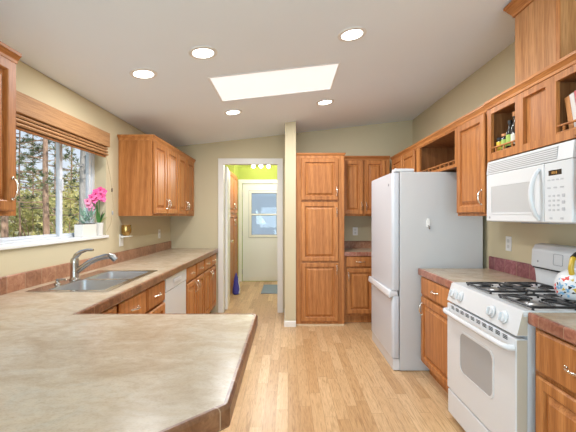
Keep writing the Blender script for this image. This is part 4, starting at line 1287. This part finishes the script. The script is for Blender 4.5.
def bark(name, c0, c1):
    m = new_mat(name, c1, 0.9)
    v = coords(m, (1, 1, 0.25))
    n_ = noise(m, v, 14, 5, 0.7)
    LK(m, ramp(m, n_, [(0.35, c0), (0.65, c1)]), P(m).inputs['Base Color'])
    bump(m, n_, 0.8, 0.03)
    return m
BARK = bark('pine_bark', (0.20, 0.12, 0.085), (0.46, 0.31, 0.23))
BARKG = bark('grey_bark', (0.20, 0.19, 0.19), (0.42, 0.40, 0.39))
def needles(name, c0, c1):
    m = new_mat(name, c0, 0.7)
    t_ = N(m, 'ShaderNodeTexCoord')
    c = ramp(m, noise(m, t_.outputs['Object'], 2.2, 3, 0.6), [(0.35, c0), (0.65, c1)])
    LK(m, c, P(m).inputs['Base Color'])
    tr = N(m, 'ShaderNodeBsdfTranslucent'); LK(m, c, tr.inputs[0])
    mx = N(m, 'ShaderNodeMixShader'); mx.inputs[0].default_value = 0.4
    LK(m, P(m).outputs[0], mx.inputs[1]); LK(m, tr.outputs[0], mx.inputs[2])
    LK(m, mx.outputs[0], m.node_tree.nodes['Material Output'].inputs['Surface'])
    return m
NEED = needles('dark_pine_needles', (0.06, 0.09, 0.05), (0.17, 0.22, 0.10))
NEEDY = needles('sunlit_yellow_green_leaves', (0.40, 0.39, 0.13), (0.80, 0.74, 0.36))
NEEDM = needles('olive_leaves', (0.20, 0.23, 0.08), (0.52, 0.52, 0.22))
def tuft(b, c, r, n, rg, w=0.012):
    c = Vector(c)
    for _ in range(n):
        d = Vector((rg.gauss(0, 1), rg.gauss(0, 1), rg.gauss(0.2, 0.8))).normalized() * r * rg.uniform(0.6, 1.1)
        s_ = d.cross(Vector((rg.gauss(0, 1), rg.gauss(0, 1), rg.gauss(0, 1)))).normalized() * w
        b.face([b.v(c - s_), b.v(c + s_), b.v(c + d)])
def px_pos(px, Y): return (px - 288.0) / FPX * Y, Y
def pine(label, px, Y, r, h, z_first, nb, seed, m=None, bk=None, blen=1.8, group='trees outside the window'):
    rg = random.Random(seed)
    x, y = px_pos(px, Y)
    gz = ground_z(x) - 0.15
    o = thing('pine_tree', label, 'tree', (x, y, gz), 0, group)
    pts = [(0.02 * math.sin(q * 0.7 + seed), 0.02 * math.cos(q), h * q / 10) for q in range(11)]
    b = MB(); b.tube(pts, [r * (1.15 if q == 0 else 1 - 0.075 * q) for q in range(11)], 10); b.build('trunk', bk or BARK, o, 60)
    bb, ff = MB(), MB()
    for i in range(nb):
        z = z_first + (h - z_first) * (i / nb) ** 0.9
        a = rg.uniform(0, 6.28)
        L = blen * (1 - 0.6 * i / nb) * rg.uniform(0.6, 1.1)
        droop = rg.uniform(-0.15, 0.3)
        d = Vector((math.cos(a), math.sin(a), 0))
        p = [Vector((0, 0, z)) + d * L * q + Vector((rg.uniform(-.06, .06), rg.uniform(-.06, .06), droop * L * q * q + rg.uniform(-.05, .05))) * (1 if q else 0) for q in (0, 0.3, 0.6, 0.85, 1.0)]
        bb.tube(p, [0.022, 0.016, 0.011, 0.007, 0.004], 5)
        for q in (1, 2, 3, 4):
            for _ in range(2):
                tp = p[q] + Vector((rg.uniform(-.2, .2), rg.uniform(-.2, .2), rg.uniform(-.08, .15)))
                bb.tube([p[q], tp], [0.006, 0.003], 4)
                tuft(ff, tp, 0.16, 16, rg)
    bb.build('branches', bk or BARK, o)
    tag(ff.build('foliage', m or NEED, o), kind='stuff')
    return o
pine('tall brown-trunked pine standing closest outside the sink window', 46, 11.0, 0.105, 9.0, 2.1, 48, 1, blen=2.2)
pine('thin pine trunk just beside the oak wall cabinet edge, outside', 20, 14.0, 0.04, 10.0, 2.4, 44, 2, blen=2.2)
pine('grey-trunked pine seen through the narrow window sash', 84, 10.5, 0.13, 9.0, 2.6, 26, 3, bk=BARKG, blen=1.6)
pine('pine low behind the oak wall cabinet, outside', 5, 13.0, 0.13, 10.0, 2.6, 30, 4, blen=2.2)
pine('slim far pine between the big trunk and the window mullion', 55, 19.0, 0.05, 11.0, 2.0, 34, 5, m=NEEDM, blen=2.0)
pine('slim far pine left of the big trunk', 33, 20.0, 0.045, 11.0, 2.0, 34, 6, m=NEEDM, blen=2.0)
pine('far pine behind the narrow window sash', 72, 22.0, 0.07, 11.0, 1.5, 36, 8, m=NEEDM, blen=2.4)
def bush(label, px, Y, rad, h, seed, m, n=210):
    rg = random.Random(seed)
    x, y = px_pos(px, Y)
    o = thing('leafy_bush', label, 'bush', (x, y, ground_z(x) - 0.15), 0, 'sunlit bushes outside the window')
    bb, ff = MB(), MB()
    for i in range(9):
        a = rg.uniform(0, 6.28)
        bb.tube([(0, 0, 0), (rad * 0.4 * math.cos(a), rad * 0.4 * math.sin(a), h * 0.5), (rad * 0.8 * math.cos(a), rad * 0.8 * math.sin(a), h * rg.uniform(0.7, 0.95))], [0.03, 0.018, 0.006], 5)
    for i in range(n):
        z = h * rg.random() ** 0.8
        a = rg.uniform(0, 6.28); rr = rad * math.sqrt(rg.random()) * (1.05 - 0.6 * z / h)
        tuft(ff, (rr * math.cos(a), rr * math.sin(a), z), 0.20, 12, rg, 0.035)
    bb.build('stems', BARK, o)
    tag(ff.build('foliage', m, o), kind='stuff')
    return o
for i, (px, Y, rad, h, m, lab) in enumerate((
        (12, 17, 1.5, 2.9, NEEDY, 'sunlit bush outside, nearest the oak wall cabinet'), (34, 16, 1.4, 2.6, NEEDY, 'sunlit bush beside the big pine trunk'),
        (52, 17, 1.4, 2.8, NEEDM, 'olive bush behind the window mullion'), (68, 15, 1.3, 3.0, NEEDY, 'sunlit bush filling the narrow sash'),
        (80, 18, 1.5, 3.6, NEEDY, 'tall sunlit bush behind the grey trunk'), (24, 26, 2.4, 4.2, NEEDY, 'far sunlit thicket left of the big pine'),
        (44, 28, 2.6, 4.0, NEEDM, 'far olive thicket behind the big pine'), (62, 27, 2.6, 4.6, NEEDY, 'far sunlit thicket behind the mullion'),
        (84, 29, 2.8, 5.0, NEEDM, 'far olive thicket by the orchid'), (2, 27, 2.6, 4.2, NEEDM, 'far olive thicket behind the oak wall cabinet'))):
    bush(lab, px, Y, rad, h, 40 + i, m)

# undergrowth covering the slope to the sides of the view
rg = random.Random(77)
ff = MB()
for _ in range(2600):
    x = -10.0 - 26.0 * rg.random(); y = -9.0 + 62.0 * rg.random()
    if -0.80 < x / max(y, 0.1) < -0.50 and y > 0 and x > -22: continue
    h = rg.uniform(0.3, 3.2) * min(1.0, (-x - 8) / 9.0)
    tuft(ff, (x, y, ground_z(x) + h), 0.36, 12, rg, 0.055)
u = ff.build('undergrowth', NEEDY)
tag(u, 'yellow-green undergrowth spread over the slope outside the window', 'undergrowth', kind='stuff')

GROUPS = {'wall_cabinet': 'oak wall cabinets', 'base_cabinet': 'oak base cabinets', 'open_wall_cabinet': 'open railed wall cabinets', 'countertop': 'tile-edged worktops',
          'wall_outlet': 'white wall outlets', 'bottle': 'bottles in the far railed cubby', 'spice_jar': 'jars in the far railed cubby', 'book': 'books in the near railed cubby'}
for o in COL.objects:
    k = o.name.split('.')[0]
    if o.parent is None and k in GROUPS and 'group' not in o: o['group'] = GROUPS[k]
